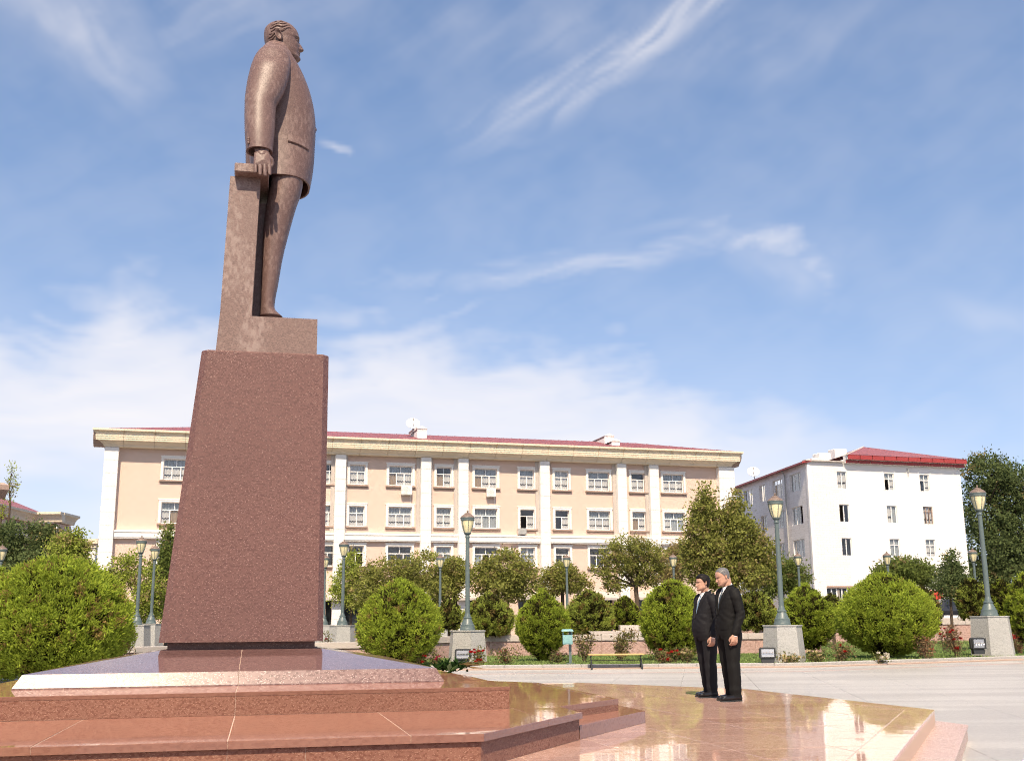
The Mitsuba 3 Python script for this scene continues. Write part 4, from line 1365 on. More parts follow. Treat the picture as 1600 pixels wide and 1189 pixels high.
put('eave', FL_.w(extr([(-.55, zl + .06), (-.55, zl + .2), (.3, zl + .42), (.3, zl + .21)], -1.0, FL_.L + .25)), 'fascia_red', wb)
put('parapet_cap', FW.w(box(-.3, uc - .05, -.3, .3, zl + .26, zl + .36)), 'cap_stone', wb)
# red fascia in panels, upper row standing out over the lower
f0, f1 = FW.at(*zo(642, 120), -.7)[0], FW.at(*zo(1289, 140), -.7)[0]
zg0 = FW.at(*zo(800, 157), -.35)[1]
n_ = 10
for i in range(n_):
    a, b = f0 + (f1 - f0) * i / n_, f0 + (f1 - f0) * (i + 1) / n_
    put('fascia_panel', FW.w(cbox(a + .035, b - .035, -.75, -.62, zf0, zf1, .02)), 'fascia_red', wb)
    put('soffit_panel', FW.w(cbox(a + .035, b - .035, -.40, -.30, zg0, zf0 - .02, .015)), 'fascia_red', wb)
put('fascia_back', FW.w(cat(box(f0, f1, -.62, 0.02, zf0 + .02, zf1 - .03), box(f0, f1, -.31, .02, zg0 + .01, zf0 + .019))), 'white_stone', wb)
ap = FW.at(*zo(728, 63), 5.5)
ul_ = FW.at(1298, 716, 5.0)
ra = [(f0 - .1, -.78, zf1 + .005), (f1 + .1, -.78, zf1 + .005), (f1 + .1, 15, zf1 + .005), (ul_[0], 15, zf1 + .005), (ul_[0], 5.0, zf1 + .005), (ap[0], 5.5, ap[1]), (f1 - 6, 8.5, ap[1] - 0.3)]
r_ = put('roof', FW.w(trimesh.Trimesh(ra, [[0, 1, 5], [1, 2, 5], [2, 3, 5], [0, 5, 4], [4, 5, 3], [0, 2, 1], [0, 3, 2], [0, 4, 3]], process=False)), 'roof_red', wb)
put('ridge_cap', FW.w(tube([ra[0], ra[5]], .07, 6)), 'cap_stone', r_)
for x0, x1, y0, y1, d in ((488, 555, 95, 135, 3.0), (572, 640, 72, 120, 4.5), (448, 500, 124, 150, 2.4)):
    a, zt_ = FW.at(*zo(x0, y0), d)
    b, zb_ = FW.at(*zo(x1, y1), d)
    put('vent_block', FW.w(cbox(a, b, d, d + 1.2, zb_ - 2.0, zt_, .05)), 'white_render', r_)
q3 = FL_.p0 + FL_.u * FL_.at(1177, 738, .6)[0] + FL_.n * .6
zc = FL_.at(1177, 738, .6)[1]
dish('satellite_dish', 'white satellite dish on the roof edge of the white block', (q3[0], q3[1], zc), 0.62, math.radians(185), math.radians(33), (q3[0] + .3, q3[1] + .3, zc - 1.2))

# ---- buildings at the far left
lb = thing('corner_building', 'low peach building with cream cornice and red roof at the left edge', 'building')
L0, L1 = at_y(-60, 830, 98), at_y(50, 830, 112.4)
F1 = Face(L0, L1)
zc1 = F1.at(40, 796, -.9)[1]
L2, L3 = at_y(53, 830, 112), at_y(86, 830, 112)
F2 = Face(L2, L3)
zc2 = F2.at(70, 799.5, -.9)[1]
for FX, zc_, l_, dp_ in ((F1, zc1, F1.L, 9), (F2, zc2, F2.L, 4)):
    put('wall', FX.w(box(0, l_, 0, dp_, 0, zc_ - 1.0)), 'wall_peach', lb)
    k = put('cornice', FX.w(extr([(.3, zc_ - .95), (-.4, zc_ - .95), (-.5, zc_ - .6), (-.75, zc_ - .3), (-.95, zc_ - .22), (-.95, zc_), (.3, zc_)], -.8, l_ + .8)), 'cornice_stone', lb)
    put('belt', FX.w(box(-.02, l_ + .02, -.12, -.002, zc_ - 2.6, zc_ - 2.0)), 'white_stone', lb)
    for u in np.arange(1.0, l_ - .5, 2.4):
        kk = key_for(lb + '__window')
        put('frame', FX.w(cat(box(u, u + 1.3, -.06, -.004, zc_ - 1.95, zc_ - 1.86), box(u, u + .09, -.06, -.004, zc_ - 1.86, zc_ - 1.2), box(u + 1.21, u + 1.3, -.06, -.004, zc_ - 1.86, zc_ - 1.2))), 'frame_white', kk)
        put('pane', FX.w(box(u + .09, u + 1.21, -.03, -.003, zc_ - 1.86, zc_ - 1.1)), 'car_glass', kk)
put('end_cornice', F2.w(moved(extr([(.3, zc2 - .95), (-.4, zc2 - .95), (-.5, zc2 - .6), (-.75, zc2 - .3), (-.95, zc2 - .22), (-.95, zc2), (.3, zc2)], .9, 5), np.array([[0, -1, 0, F2.L - .1], [1, 0, 0, -.96], [0, 0, 1, 0.003], [0, 0, 0, 1.0]]))), 'cornice_stone', lb)
ax = F1.at(22, 783.5, 5)
put('roof', F1.w(trimesh.Trimesh([(-.8, -.9, zc1), (F1.L + .7, -.9, zc1), (F1.L + .7, 9.5, zc1), (-.8, 9.5, zc1), (-.8, 5, ax[1]), (ax[0], 5, ax[1])], [[0, 1, 5], [0, 5, 4], [1, 2, 5], [2, 3, 4], [2, 4, 5], [0, 2, 1], [0, 3, 2]], process=False)), 'roof_red', lb)
L4, L5 = at_y(-70, 780, 80), at_y(-3.0, 780, 82)
F3 = Face(L4, L5)
zc3 = F3.at(2, 757, -.9)[1]
lb2 = thing('tall_building', 'corner of a taller building with red eave cut off by the left edge', 'building')
put('wall', F3.w(box(0, F3.L, 0, 10, 0, zc3 - .9)), 'wall_peach', lb2)
put('eave', F3.w(extr([(.3, zc3 - .9), (-.2, zc3 - .9), (-.9, zc3 - .35), (-.9, zc3), (.3, zc3 + .3)], -.5, F3.L + .4)), 'sill_brown', lb2)
put('window', F3.w(cat([box(u, u + 1.3, -.02, .1, zc3 - 3.4, zc3 - 1.8) for u in np.arange(.6, F3.L - 1.4, 2.6)])), 'car_glass', lb2, kind='stuff')
L6, L7 = at_y(112, 850, 120), at_y(150, 850, 120)
F4 = Face(L6, L7)
z4 = F4.at(140, 842, 0)[1]
lb3 = thing('garden_building', 'small pale building with cream cornice beside the left end of the long building', 'building')
put('wall', F4.w(box(0, F4.L, 0, 8, 0, z4 - .5)), 'white_render', lb3)
put('cornice', F4.w(cat(box(-.3, F4.L + .3, -.4, 8.2, z4 - .5, z4), box(-.1, F4.L + .1, -.15, 8.1, z4 - .9, z4 - .501))), 'cornice_stone', lb3)

# ---------------------------------------------------------------- raised street at the right, planter walls
te = structure('terrace')
put(te, cat(box(14.0, 75, 75.4, 97.8, -0.05, 1.5), box(-70, 75, 97.8, 140, -0.05, 0.4) if False else box(-75, 9.4, 62, 83, -0.05, 0.25)), 'asphalt')


def planter(label, pts, h, z0=0.05, step=0.95, th=0.32):
    t = thing('planter_wall', label, 'planter wall', 'pink stone planter walls along the lawn')
    pts = [np.array(p) for p in pts]
    for a, b in zip(pts[:-1], pts[1:]):
        L = np.linalg.norm(b - a)
        fr = frame((a[0], a[1], 0), b - a)
        put('core', moved(box(0.02, L - .02, .03, th, 0, z0 + h - .1), fr), 'joint_mortar', t)
        n = max(1, int(round(L / step)))
        for k in range(n):
            put('panel', moved(cbox(L * k / n + .006, L * (k + 1) / n - .006, 0.0, .05, z0, z0 + h * .72, .006), fr), 'pink_granite', t)
        n = max(1, int(round(L / (step * 1.6))))
        for k in range(n):
            put('cap', moved(cbox(L * k / n + .004, L * (k + 1) / n - .004, -.06, th + .05, z0 + h * .72 + .004, z0 + h, .012), fr), 'cap_stone', t)
    return t


planter('long pink planter wall behind the bench and the two men', [(-3.6, 45.2), (-1.0, 49.3), (13.2, 49.5)], .92)
planter('pink planter wall in front of the parked car at the right', [(14.5, 75.0), (52, 75.2)], 1.56)
planter('pink planter wall between the pedestal and the rounded thuja', [(-10.5, 42.6), (-7.2, 41.0), (-5.0, 41.3)], .80)
planter('pink planter wall left of the pedestal', [(-19.5, 40.0), (-13.2, 40.0), (-11.5, 42.5)], .72)

t = thing('stone_bench', 'stacked grey stone slabs on top of the pink planter wall', 'stone slab')
a, b = at_y(919.5, 990, 50), at_y(1003, 990, 50)
zt_, zb_ = at_y(960, 985.5, 50)[2], at_y(960, 995.5, 50)[2]
put('slab', cat(trimesh.convex.convex_hull(np.array([(x, y, z) for y in (50, 51.2) for x, z in ((a[0], zt_), (b[0], zt_), (b[0], zb_), (a[0] + .35, zb_))]))), 'cap_stone', t)
a2, b2 = at_y(969, 980, 50.3), at_y(1001, 980, 50.3)
put('block', cbox(a2[0], b2[0], 50.3, 51.1, zt_ + .004, at_y(985, 976.5, 50.3)[2], .02), 'cap_stone', t)
put('support', box(a[0] + .5, b[0] - .1, 50.1, 51.1, 0.05, zb_ - .004), 'pink_granite', t)

# ---------------------------------------------------------------- street lamps on granite pedestals
base_prof = [(.27, 0), (.27, .05), (.255, .07), (.245, .16), (.25, .185), (.215, .20), (.19, .27), (.15, .36), (.135, .40), (.155, .415), (.155, .44), (.115, .46), (.095, .56), (.085, .58)]
pole_prof = [(.083, .575), (.080, 1.6), (.066, 3.20), (.062, 3.22), (.088, 3.235), (.088, 3.265), (.075, 3.285), (.078, 3.33), (.118, 3.36), (.128, 3.385), (.128, 3.41)]
glass_prof = [(.118, 3.412), (.165, 3.55), (.205, 3.70), (.222, 3.83)]
rim_prof = [(.225, 3.828), (.245, 3.835), (.252, 3.86), (.25, 3.90), (.262, 3.915), (.262, 3.94), (.24, 3.95)]
roof_prof = [(.255, 3.945), (.235, 3.985), (.185, 4.03), (.135, 4.055), (.115, 4.06), (.115, 4.085), (.095, 4.10), (.04, 4.115), (.02, 4.13), (.034, 4.15), (.036, 4.165), (.02, 4.19), (.008, 4.21)]
L_base = mikit.ply(lathe(base_prof, 24), 'lamp_green', smooth=35)
L_pole = mikit.ply(lathe(pole_prof, 20), 'lamp_green', smooth=35)
L_glass = mikit.ply(lathe(glass_prof, 18), 'lamp_glass', smooth=50)
L_rim = mikit.ply(lathe(rim_prof, 24), 'lamp_green', smooth=35)
L_roof = mikit.ply(lathe(roof_prof, 24), 'lamp_brown', smooth=35)
ribs_ = []
for k in range(6):
    a = k * PI / 3 + .3
    pth = [((r + .012) * math.cos(a), (r + .012) * math.sin(a), z) for r, z in glass_prof]
    ribs_.append(tube(pth, .013, 5))
L_ribs = [mikit.ply(r, 'lamp_green', smooth=50) for r in ribs_]


def lamp(label, px, ptop, Y, zbase, ped=True, rot=0.0, zg=0.05, ped_label=None, detail=True, pw=0.74):
    top = at_y(px, ptop, Y)
    s = (top[2] - zbase) / 4.21
    t = thing('street_lamp', label, 'street lamp', 'green street lamps round the square')
    M = mat4(top[0], Y, zbase, 0.4, s)
    put('base', L_base, None, t, M=M)
    put('pole', L_pole, None, t, M=M)
    ln = put('lantern', L_glass, None, t, M=M)
    for r in L_ribs[:6 if detail else 3]:
        put('rib', r, None, ln, M=M)
    put('rim', L_rim, None, ln, M=M)
    put('roof', L_roof, None, ln, M=M)
    if ped:
        p = thing('lamp_pedestal', ped_label or ('six sided grey granite pedestal under the ' + label), 'pedestal', 'granite pedestals of the street lamps')
        h = zbase - zg - .05
        R0, R1 = pw, pw * 0.865
        put('core', moved(ngon_loft([(R0 - .03, zg - .02), (R1 - .03, zg + h)], 6, rot), mat4(top[0], Y, 0)), 'joint_mortar', p)
        a = np.arange(7) * PI / 3 + rot
        for k in range(6):
            q = []
            for R, z in ((R0, zg), (R1, zg + h)):
                c0, c1 = np.array([math.cos(a[k]), math.sin(a[k])]) * R, np.array([math.cos(a[k + 1]), math.sin(a[k + 1])]) * R
                d = (c1 - c0) * .004
                nrm = (c0 + c1) / np.linalg.norm(c0 + c1)
                for c in (c0 + d, c1 - d):
                    for o in (0, .028):
                        q.append((*(c - nrm * o), z))
            put('panel', moved(trimesh.convex.convex_hull(np.array(q)), mat4(top[0], Y, 0)), 'grey_granite', p)
        put('cap', moved(ngon_loft([(R1 + .03, zg + h + .002), (R1 + .035, zg + h + .012), (R1 + .035, zg + h + .045), (R1 + .02, zg + h + .05)], 6, rot), mat4(top[0], Y, 0)), 'grey_granite', p)
    return top


AN = math.radians
lamp('tall street lamp left of centre with a floodlight at its foot', 730.5, 797, 40.8, at_y(732, 984.5, 40.8)[2], rot=AN(-18), ped_label='six sided grey granite pedestal left of the bench with a floodlight before it')
lamp('tall street lamp just right of the two men', 1210.5, 770, 38.6, at_y(1219, 976, 38.6)[2], rot=AN(0), ped_label='six sided grey granite pedestal just right of the two men')
lamp('tall street lamp nearest the right edge', 1526.3, 757.5, 43.4, at_y(1545, 962, 43.4)[2], rot=AN(2), pw=.86, ped_label='six sided grey granite pedestal nearest the right edge')
lamp('nearer of the two street lamps left of the pedestal', 221.8, 836.5, 54.5, at_y(215, 976, 54.5)[2], rot=AN(20), ped_label='granite pedestal of the nearer lamp left of the statue')
lamp('farther, lower street lamp touching the left outline of the pedestal', 243, 850, 61.5, at_y(238, 974, 61.5)[2], rot=AN(8), ped_label='granite pedestal of the farther lamp left of the statue')
lamp('street lamp just right of the statue pedestal', 537.8, 842.5, 57, at_y(536, 976.5, 57)[2], rot=AN(15), ped_label='granite pedestal of the lamp just right of the statue pedestal')
lamp('small street lamp half hidden by the statue pedestal', 508.5, 865, 70, 1.5, rot=AN(12), ped_label='granite pedestal half hidden behind the statue pedestal')
lamp('small street lamp left of the tall centre lamp', 688, 865, 70, 1.5, rot=AN(12), ped_label='granite pedestal behind the rounded thuja by the centre lamp')
lamp('small street lamp rising behind the trash bin', 885, 865, 70, 1.5, ped=False)
lamp('small street lamp in front of the airy tree, left of the two men', 1051.4, 864, 70, 1.5, ped=False)
lamp('small street lamp before the shaded side of the white building', 1246, 862.5, 68, 1.5, ped=False)
lamp('small street lamp before the front of the white building', 1385, 861, 68, 1.5, ped=False)
lamp('small street lamp at the right end of the white building', 1519, 855.7, 66, 1.5, ped=False)
lamp('street lamp cut off by the left edge', 4, 850, 58, 1.45, ped=False)

# ---------------------------------------------------------------- floodlights
def flood(label, px, py_bot, Y, w, face=0.0, zg=0.14):
    c = at_y(px, py_bot, Y)
    t = thing('floodlight', label, 'floodlight', 'floodlights at the feet of the lamps')
    M = mat4(c[0], Y, max(zg, c[2]), face, w)
    put('housing', moved(cat(cbox(-.5, .5, .0, .30, .24, .92, .09)), M), 'dark_metal', t)
    put('rim', moved(wall_panel(sg.box(-.5, .26, .5, .90).buffer(-.02).difference(sg.box(-.36, .38, .36, .80).buffer(.03)), -.05, .02), M), 'dark_metal', t)
    put('tray', moved(box(-.38, .38, -.012, -.004, .36, .82), M), 'reflector', t)
    for k in range(4):
        R = np.eye(4)
        R[:3, :3] = np.array([[1, 0, 0], [0, 0, -1], [0, 1, 0]])
        R[:3, 3] = (-.27 + .18 * k, -.016, .56)
        put('reflector', moved(moved(lathe([(.02, .012), (.05, .02), (.082, .05), (.088, .05), (.085, .0)], 14), R), M), 'reflector', t, smooth=40)
    put('front_glass', moved(trimesh.Trimesh([(-.37, -.035, .37), (.37, -.035, .37), (.37, -.035, .81), (-.37, -.035, .81)], [[0, 1, 2], [0, 2, 3]], process=False), M), 'window_glass', t)
    put('foot', moved(cat(trimesh.convex.convex_hull(np.array([(-.42, .02, .24), (.42, .02, .24), (-.42, .2, .24), (.42, .2, .24), (-.36, .0, 0), (.36, .0, 0), (-.36, .24, 0), (.36, .24, 0)]))), M), 'dark_metal', t)


flood('floodlight below the tall lamp left of centre', 723, 1041, 38.6, .54, .05)
flood('floodlight below the lamp just right of the two men', 1200.5, 1036, 37.2, .53, .0)
flood('floodlight below the lamp nearest the right edge', 1531, 1021.5, 42.0, .64, .35)

# ---------------------------------------------------------------- bench and litter bin
bl_, br_ = at_z(923, 1043, 0.0), at_z(1005, 1043, 0.0)
Yb = 36.7
bl_, br_ = at_y(923, 1040, Yb), at_y(1004.5, 1040, Yb)
bz = 0.475
t = thing('bench', 'backless bench with yellow wooden slats and black iron legs by the kerb', 'bench')
for k in range(5):
    y0 = Yb - .02 + k * .088
    put('slat', cbox(bl_[0] - .06, br_[0] + .06, y0, y0 + .076, bz - .04, bz, .008), 'bench_wood', t)
for x in (bl_[0] + .03, br_[0] - .03):
    m = cat(tube([(x, Yb - .04, 0.012), (x, Yb + .02, .12), (x, Yb + .05, .40), (x, Yb + .02, bz - .05)], [.035, .024, .022, .028], 8), tube([(x, Yb + .45, 0.012), (x, Yb + .39, .12), (x, Yb + .36, .40), (x, Yb + .40, bz - .05)], [.035, .024, .022, .028], 8),
            box(x - .022, x + .022, Yb - .02, Yb + .43, bz - .075, bz - .042), tube([(x, Yb + .04, .22), (x, Yb + .2, .28), (x, Yb + .37, .22)], .016, 6))
    put('leg', m, 'dark_metal', t)
put('stretcher', tube([(bl_[0] + .03, Yb + .2, .275), (br_[0] - .03, Yb + .2, .275)], .012, 6), 'dark_metal', t)

Yt = 38.0
c = at_y(891.5, 1036, Yt)
zb0 = 0.137
w0, w1 = at_y(879, 990, Yt)[0], at_y(894, 990, Yt)[0]
zt1, zt0 = at_y(886, 984, Yt)[2], at_y(886, 1006, Yt)[2]
t = thing('litter_bin', 'teal metal litter bin with a little roof on a post at the kerb', 'litter bin')
put('post', box(c[0] - .045, c[0] + .045, Yt + .06, Yt + .15, zb0, zt1 + .04), 'lamp_green', t)
put('foot', cbox(c[0] - .14, c[0] + .14, Yt - .05, Yt + .25, zb0 - .002, zb0 + .03, .01), 'lamp_green', t)
zs = zt0 + (zt1 - zt0) * .66
bod = cat(box(w0, w1, Yt - .16, Yt - .14, zt0, zs), box(w0, w1, Yt + .04, Yt + .055, zt0, zs), box(w0, w0 + .02, Yt - .139, Yt + .039, zt0, zs), box(w1 - .02, w1, Yt - .139, Yt + .039, zt0, zs), box(w0 + .02, w1 - .02, Yt - .139, Yt + .039, zt0, zt0 + .02))
put('body', bod, 'bin_teal', t)
put('panel', cbox(w0 + .04, w1 - .04, Yt - .172, Yt - .161, zt0 + .04, zs - .04, .004), 'bin_teal', t)
for x in (w0, w1 - .03):
    put('stay', box(x, x + .03, Yt - .06, Yt - .02, zs, zt1 - .04), 'bin_teal', t)
put('roof', trimesh.convex.convex_hull(np.array([(w0 - .04, Yt - .2, zt1 - .04), (w1 + .04, Yt - .2, zt1 - .04), (w0 - .04, Yt + .06, zt1 - .02), (w1 + .04, Yt + .06, zt1 - .02), (w0 - .02, Yt - .18, zt1 - .01), (w1 + .02, Yt - .18, zt1 - .01), (w0, Yt + .06, zt1 + .03), (w1, Yt + .06, zt1 + .03)])), 'bin_teal', t)

# ---------------------------------------------------------------- a parked car and a small red stall sign on the raised street
t = thing('parked_car', 'dark saloon car parked on the street before the white building', 'car')
cx, cy, cz = at_y(1487, 955, 79)[0], 79.0, 1.5
side = [(-2.2, .28), (-2.25, .62), (-2.1, .86), (-1.45, .93), (-.75, 1.38), (.55, 1.42), (1.35, 1.0), (2.1, .93), (2.25, .6), (2.2, .28)]
prof_ = PchipInterpolator(np.linspace(0, 1, len(side)), np.array(side))(np.linspace(0, 1, 40))
hw = lambda z: np.interp(z, [.25, .6, .95, 1.42], [.80, .88, .82, .60])
ringsL = np.array([[(x, s * hw(z), z) for x, z in prof_] for s in (-1, -.96, 0, .96, 1)])
body = trimesh.convex.convex_hull(np.array([(x, s * hw(z), z) for x, z in ((-2.2, .3), (-2.25, .6), (-2.12, .84), (-1.4, .94), (1.4, .96), (2.12, .9), (2.25, .6), (2.2, .3)) for s in (-1, 1)]))
cab = trimesh.convex.convex_hull(np.array([(x, s * hw(z), z) for x, z in ((-1.5, .90), (-.75, 1.36), (-.2, 1.43), (.5, 1.42), (1.4, .92)) for s in (-1, 1)]))
CM = mat4(cx, cy, cz, AN(8))
wells = m3.Manifold.batch_boolean([m3.Manifold.cylinder(2.4, .36, .36, 24).rotate((90, 0, 0)).translate((x, 1.2, .33)) for x in (-1.35, 1.4)], m3.OpType.Add)
put('body', moved(from_m3((to_m3(body) + to_m3(cab)) - wells), CM), 'car_paint', t, smooth=30)
for s in (-1, 1):
    for x0, x1 in ((-.95, -.05), (.03, 1.0)):
        q = np.array([(x0, .96), (x1, .96), (min(x1, .52), 1.34), (max(x0, -.62), 1.34)])
        put('side_window', moved(trimesh.convex.convex_hull(np.array([(x, s * (hw(z) + o), z) for x, z in q for o in (.006, -.02)])), CM), 'car_glass', t)
    put('headlight', moved(cbox(-2.24, -2.12, s * .62 - .16, s * .62 + .16, .62, .76, .03), CM), 'reflector', t)
    put('mirror', moved(cbox(-.78, -.66, s * .98 - .08, s * .98 + .08, .95, 1.06, .03), CM), 'car_paint', t)
    for x in (-1.35, 1.4):
        W = np.eye(4)
        W[:3, :3] = np.array([[1, 0, 0], [0, 0, -1], [0, 1, 0]])
        W[:3, 3] = (x, s * .74, .33)
        wk_ = put('wheel', moved(moved(lathe([(.2, -.1), (.31, -.1), (.33, -.06), (.33, .06), (.31, .1), (.2, .1)], 24), W), CM), 'tyre_rubber', t, smooth=40)
        put('rim', moved(moved(lathe([(.05, -.09), (.2, -.08), (.21, .08), (.05, .09)], 18), W), CM), 'metal_grey', wk_)
put('windscreen', moved(trimesh.convex.convex_hull(np.array([(x + o, s * (hw(z) - .06), z + o * .3) for x, z in ((-1.43, .97), (-.80, 1.34)) for s in (-1, 1) for o in (-.03, -.05)])), CM), 'car_glass', t)

t = thing('shop_sign', 'red and white shop sign board low beside the white building', 'sign')
sx = at_y(1459, 930, 92)
put('board', cbox(sx[0] - .75, sx[0] + .75, 92, 92.12, at_y(1459, 938, 92)[2], at_y(1459, 922, 92)[2], .02), 'sign_red', t)
put('white_panel', cbox(sx[0] - .70, sx[0] - .2, 91.97, 91.995, at_y(1459, 928, 92)[2], at_y(1459, 923, 92)[2], .005), 'frame_white', t)
for x in (-.6, .6):
    put('post', box(sx[0] + x - .05, sx[0] + x + .05, 92.02, 92.1, 1.4, at_y(1459, 938, 92)[2]), 'metal_grey', t)

# greenery and a palm-like wreath stem left on the podium beside the plinth

# ---------------------------------------------------------------- vegetation
def leaves(P, D, L, W, rng, cup=0.25):
    """rhombic leaves: base points P, directions D, lengths L, widths W -> vertices, faces (4 vertices, 2 triangles each)"""
    n = len(P)
    D = D / (np.linalg.norm(D, axis=1, keepdims=True) + 1e-9)
    R = rng.normal(size=(n, 3))
    S_ = np.cross(D, R)
    S_ /= np.linalg.norm(S_, axis=1, keepdims=True) + 1e-9
    N = np.cross(S_, D)
    L, W = np.broadcast_to(L, n)[:, None], np.broadcast_to(W, n)[:, None]
    a = P
    m = P + D * L * .45 + N * L * cup * .3
    v = np.stack([a, m + S_ * W / 2, P + D * L, m - S_ * W / 2], 1).reshape(-1, 3)
    k = np.arange(n)[:, None] * 4
    f = np.concatenate([k + [0, 1, 2], k + [0, 2, 3]])
    return v, f


def foliage(name, key, v, f, c):
    put(name, (v, f), 'leaf', key, color=np.clip(c, 0.002, 0.9), kind='stuff')


def unit(rng, n):
    d = rng.normal(size=(n, 3))
    return d / np.linalg.norm(d, axis=1, keepdims=True)


GREEN = {'bright': (.335, .415, .058), 'mid': (.34, .40, .085), 'dark': (.165, .21, .058), 'olive': (.275, .29, .080), 'brown': (.32, .26, .12), 'deep': (.135, .175, .070)}


def thuja(label, px, top, bot, wpx, Y, tone='bright', n=9000, seed=0, wide=0.40, base=0.42, zg=0.06, size=1.0, brown=0.06, trunk=True, name='thuja', cat_='thuja bush', group='rounded thuja bushes', lump=0.10, point=0.55):
    rng = np.random.default_rng(seed + 100)
    p_t = at_y(px, top, Y)
    zb = max(zg, at_y(px, bot, Y)[2])
    H = p_t[2] - zb
    R = wpx / 2 / FPX * Y * 1.0
    X = at_y(px, (top + bot) / 2, Y)[0]
    t = thing(name, label, cat_, group)
    rad = lambda q: np.where(q < wide, base + (1 - base) * np.sin(np.clip(q / wide, 0, 1) * PI / 2) ** .8, np.clip(np.cos(np.clip((q - wide) / (1 - wide), 0, 1) * PI / 2), 0, 1) ** point)
    # clumps over the surface
    n = int(n * 1.25)
    nc = max(60, int(n / 34))
    q = rng.random(nc * 5)
    q = q[rng.random(len(q)) < rad(q)][:nc]
    q = np.concatenate([q, 1 - rng.random(max(2, nc // 40)) * .03])
    nc = len(q)
    ph = rng.random(nc) * 2 * PI
    out = np.c_[np.cos(ph), np.sin(ph), np.zeros(nc)]
    lumpv = meshkit.fbm(np.c_[np.cos(ph) * 1.6 + seed, np.sin(ph) * 1.6, q * 3.2], 3, seed) - .5
    rr_ = R * rad(q) * (1 + 2 * lump * lumpv) * (1 - .13 * rng.random(nc) ** 2)
    C = np.c_[X + out[:, 0] * rr_, Y + out[:, 1] * rr_, zb + q * H * (1 + .05 * lumpv)]
    upw = np.clip(.35 + .75 * q, 0, 1.2)[:, None]
    CD = out * (1.0 - .55 * q[:, None]) + np.array([0, 0, 1.0]) * upw + rng.normal(size=(nc, 3)) * .22
    CD /= np.linalg.norm(CD, axis=1, keepdims=True)
    K = max(6, int(n / nc))
    size *= .86
    cl = .125 * (R / 1.3) ** .5 * size
    idx = np.repeat(np.arange(nc), K)
    P = C[idx] - CD[idx] * (.10 + rng.random((nc * K, 1)) * .22) * size * (R / 1.3) ** .4 + rng.normal(size=(nc * K, 3)) * cl * .62
    D = CD[idx] + rng.normal(size=(nc * K, 3)) * .42
    L = (.095 + .085 * rng.random(nc * K)) * size * 1.0 * (R / 1.3) ** .35
    v, f = leaves(P, D, L, L * .36, rng)
    g = np.array(GREEN[tone])
    ct = rng.random((nc, 1))
    cc = g * (.72 + .5 * ct) + np.array([.03, .012, -.004]) * (rng.random((nc, 1)) - .4)
    br = rng.random(nc) < brown
    cc[br] = np.array([.30, .21, .08]) * (.7 + .5 * rng.random((br.sum(), 1)))
    lc = cc[idx] * (.82 + .36 * rng.random((nc * K, 1)))
    c = np.repeat(lc, 4, axis=0)
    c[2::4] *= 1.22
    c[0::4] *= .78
    # old inner foliage: brown-green, darkened for the shaded inside, hides the middle
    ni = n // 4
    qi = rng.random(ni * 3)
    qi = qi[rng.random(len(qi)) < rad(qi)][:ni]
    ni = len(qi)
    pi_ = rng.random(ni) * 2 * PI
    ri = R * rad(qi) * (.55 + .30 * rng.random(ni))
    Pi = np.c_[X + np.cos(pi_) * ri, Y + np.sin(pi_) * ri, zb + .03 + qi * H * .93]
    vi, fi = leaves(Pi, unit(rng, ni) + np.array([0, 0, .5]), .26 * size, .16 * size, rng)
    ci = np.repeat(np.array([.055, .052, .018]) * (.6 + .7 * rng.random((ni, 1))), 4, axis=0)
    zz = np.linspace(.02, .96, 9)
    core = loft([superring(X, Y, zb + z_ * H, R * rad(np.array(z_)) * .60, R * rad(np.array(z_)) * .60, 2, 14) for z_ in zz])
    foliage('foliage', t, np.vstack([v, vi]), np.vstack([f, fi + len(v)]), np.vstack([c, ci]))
    foliage('shade_core', t, np.array(core.vertices), np.array(core.faces), np.tile([[.030, .026, .012]], (len(core.vertices), 1)))  # solid core, interior shade painted into its dark colour; blocks light through the bush
    if trunk:
        put('trunk', tube([(X, Y, 0.0), (X + .02, Y, zb + .2 * H)], [.10, .07], 8), 'bark', t)
    return t


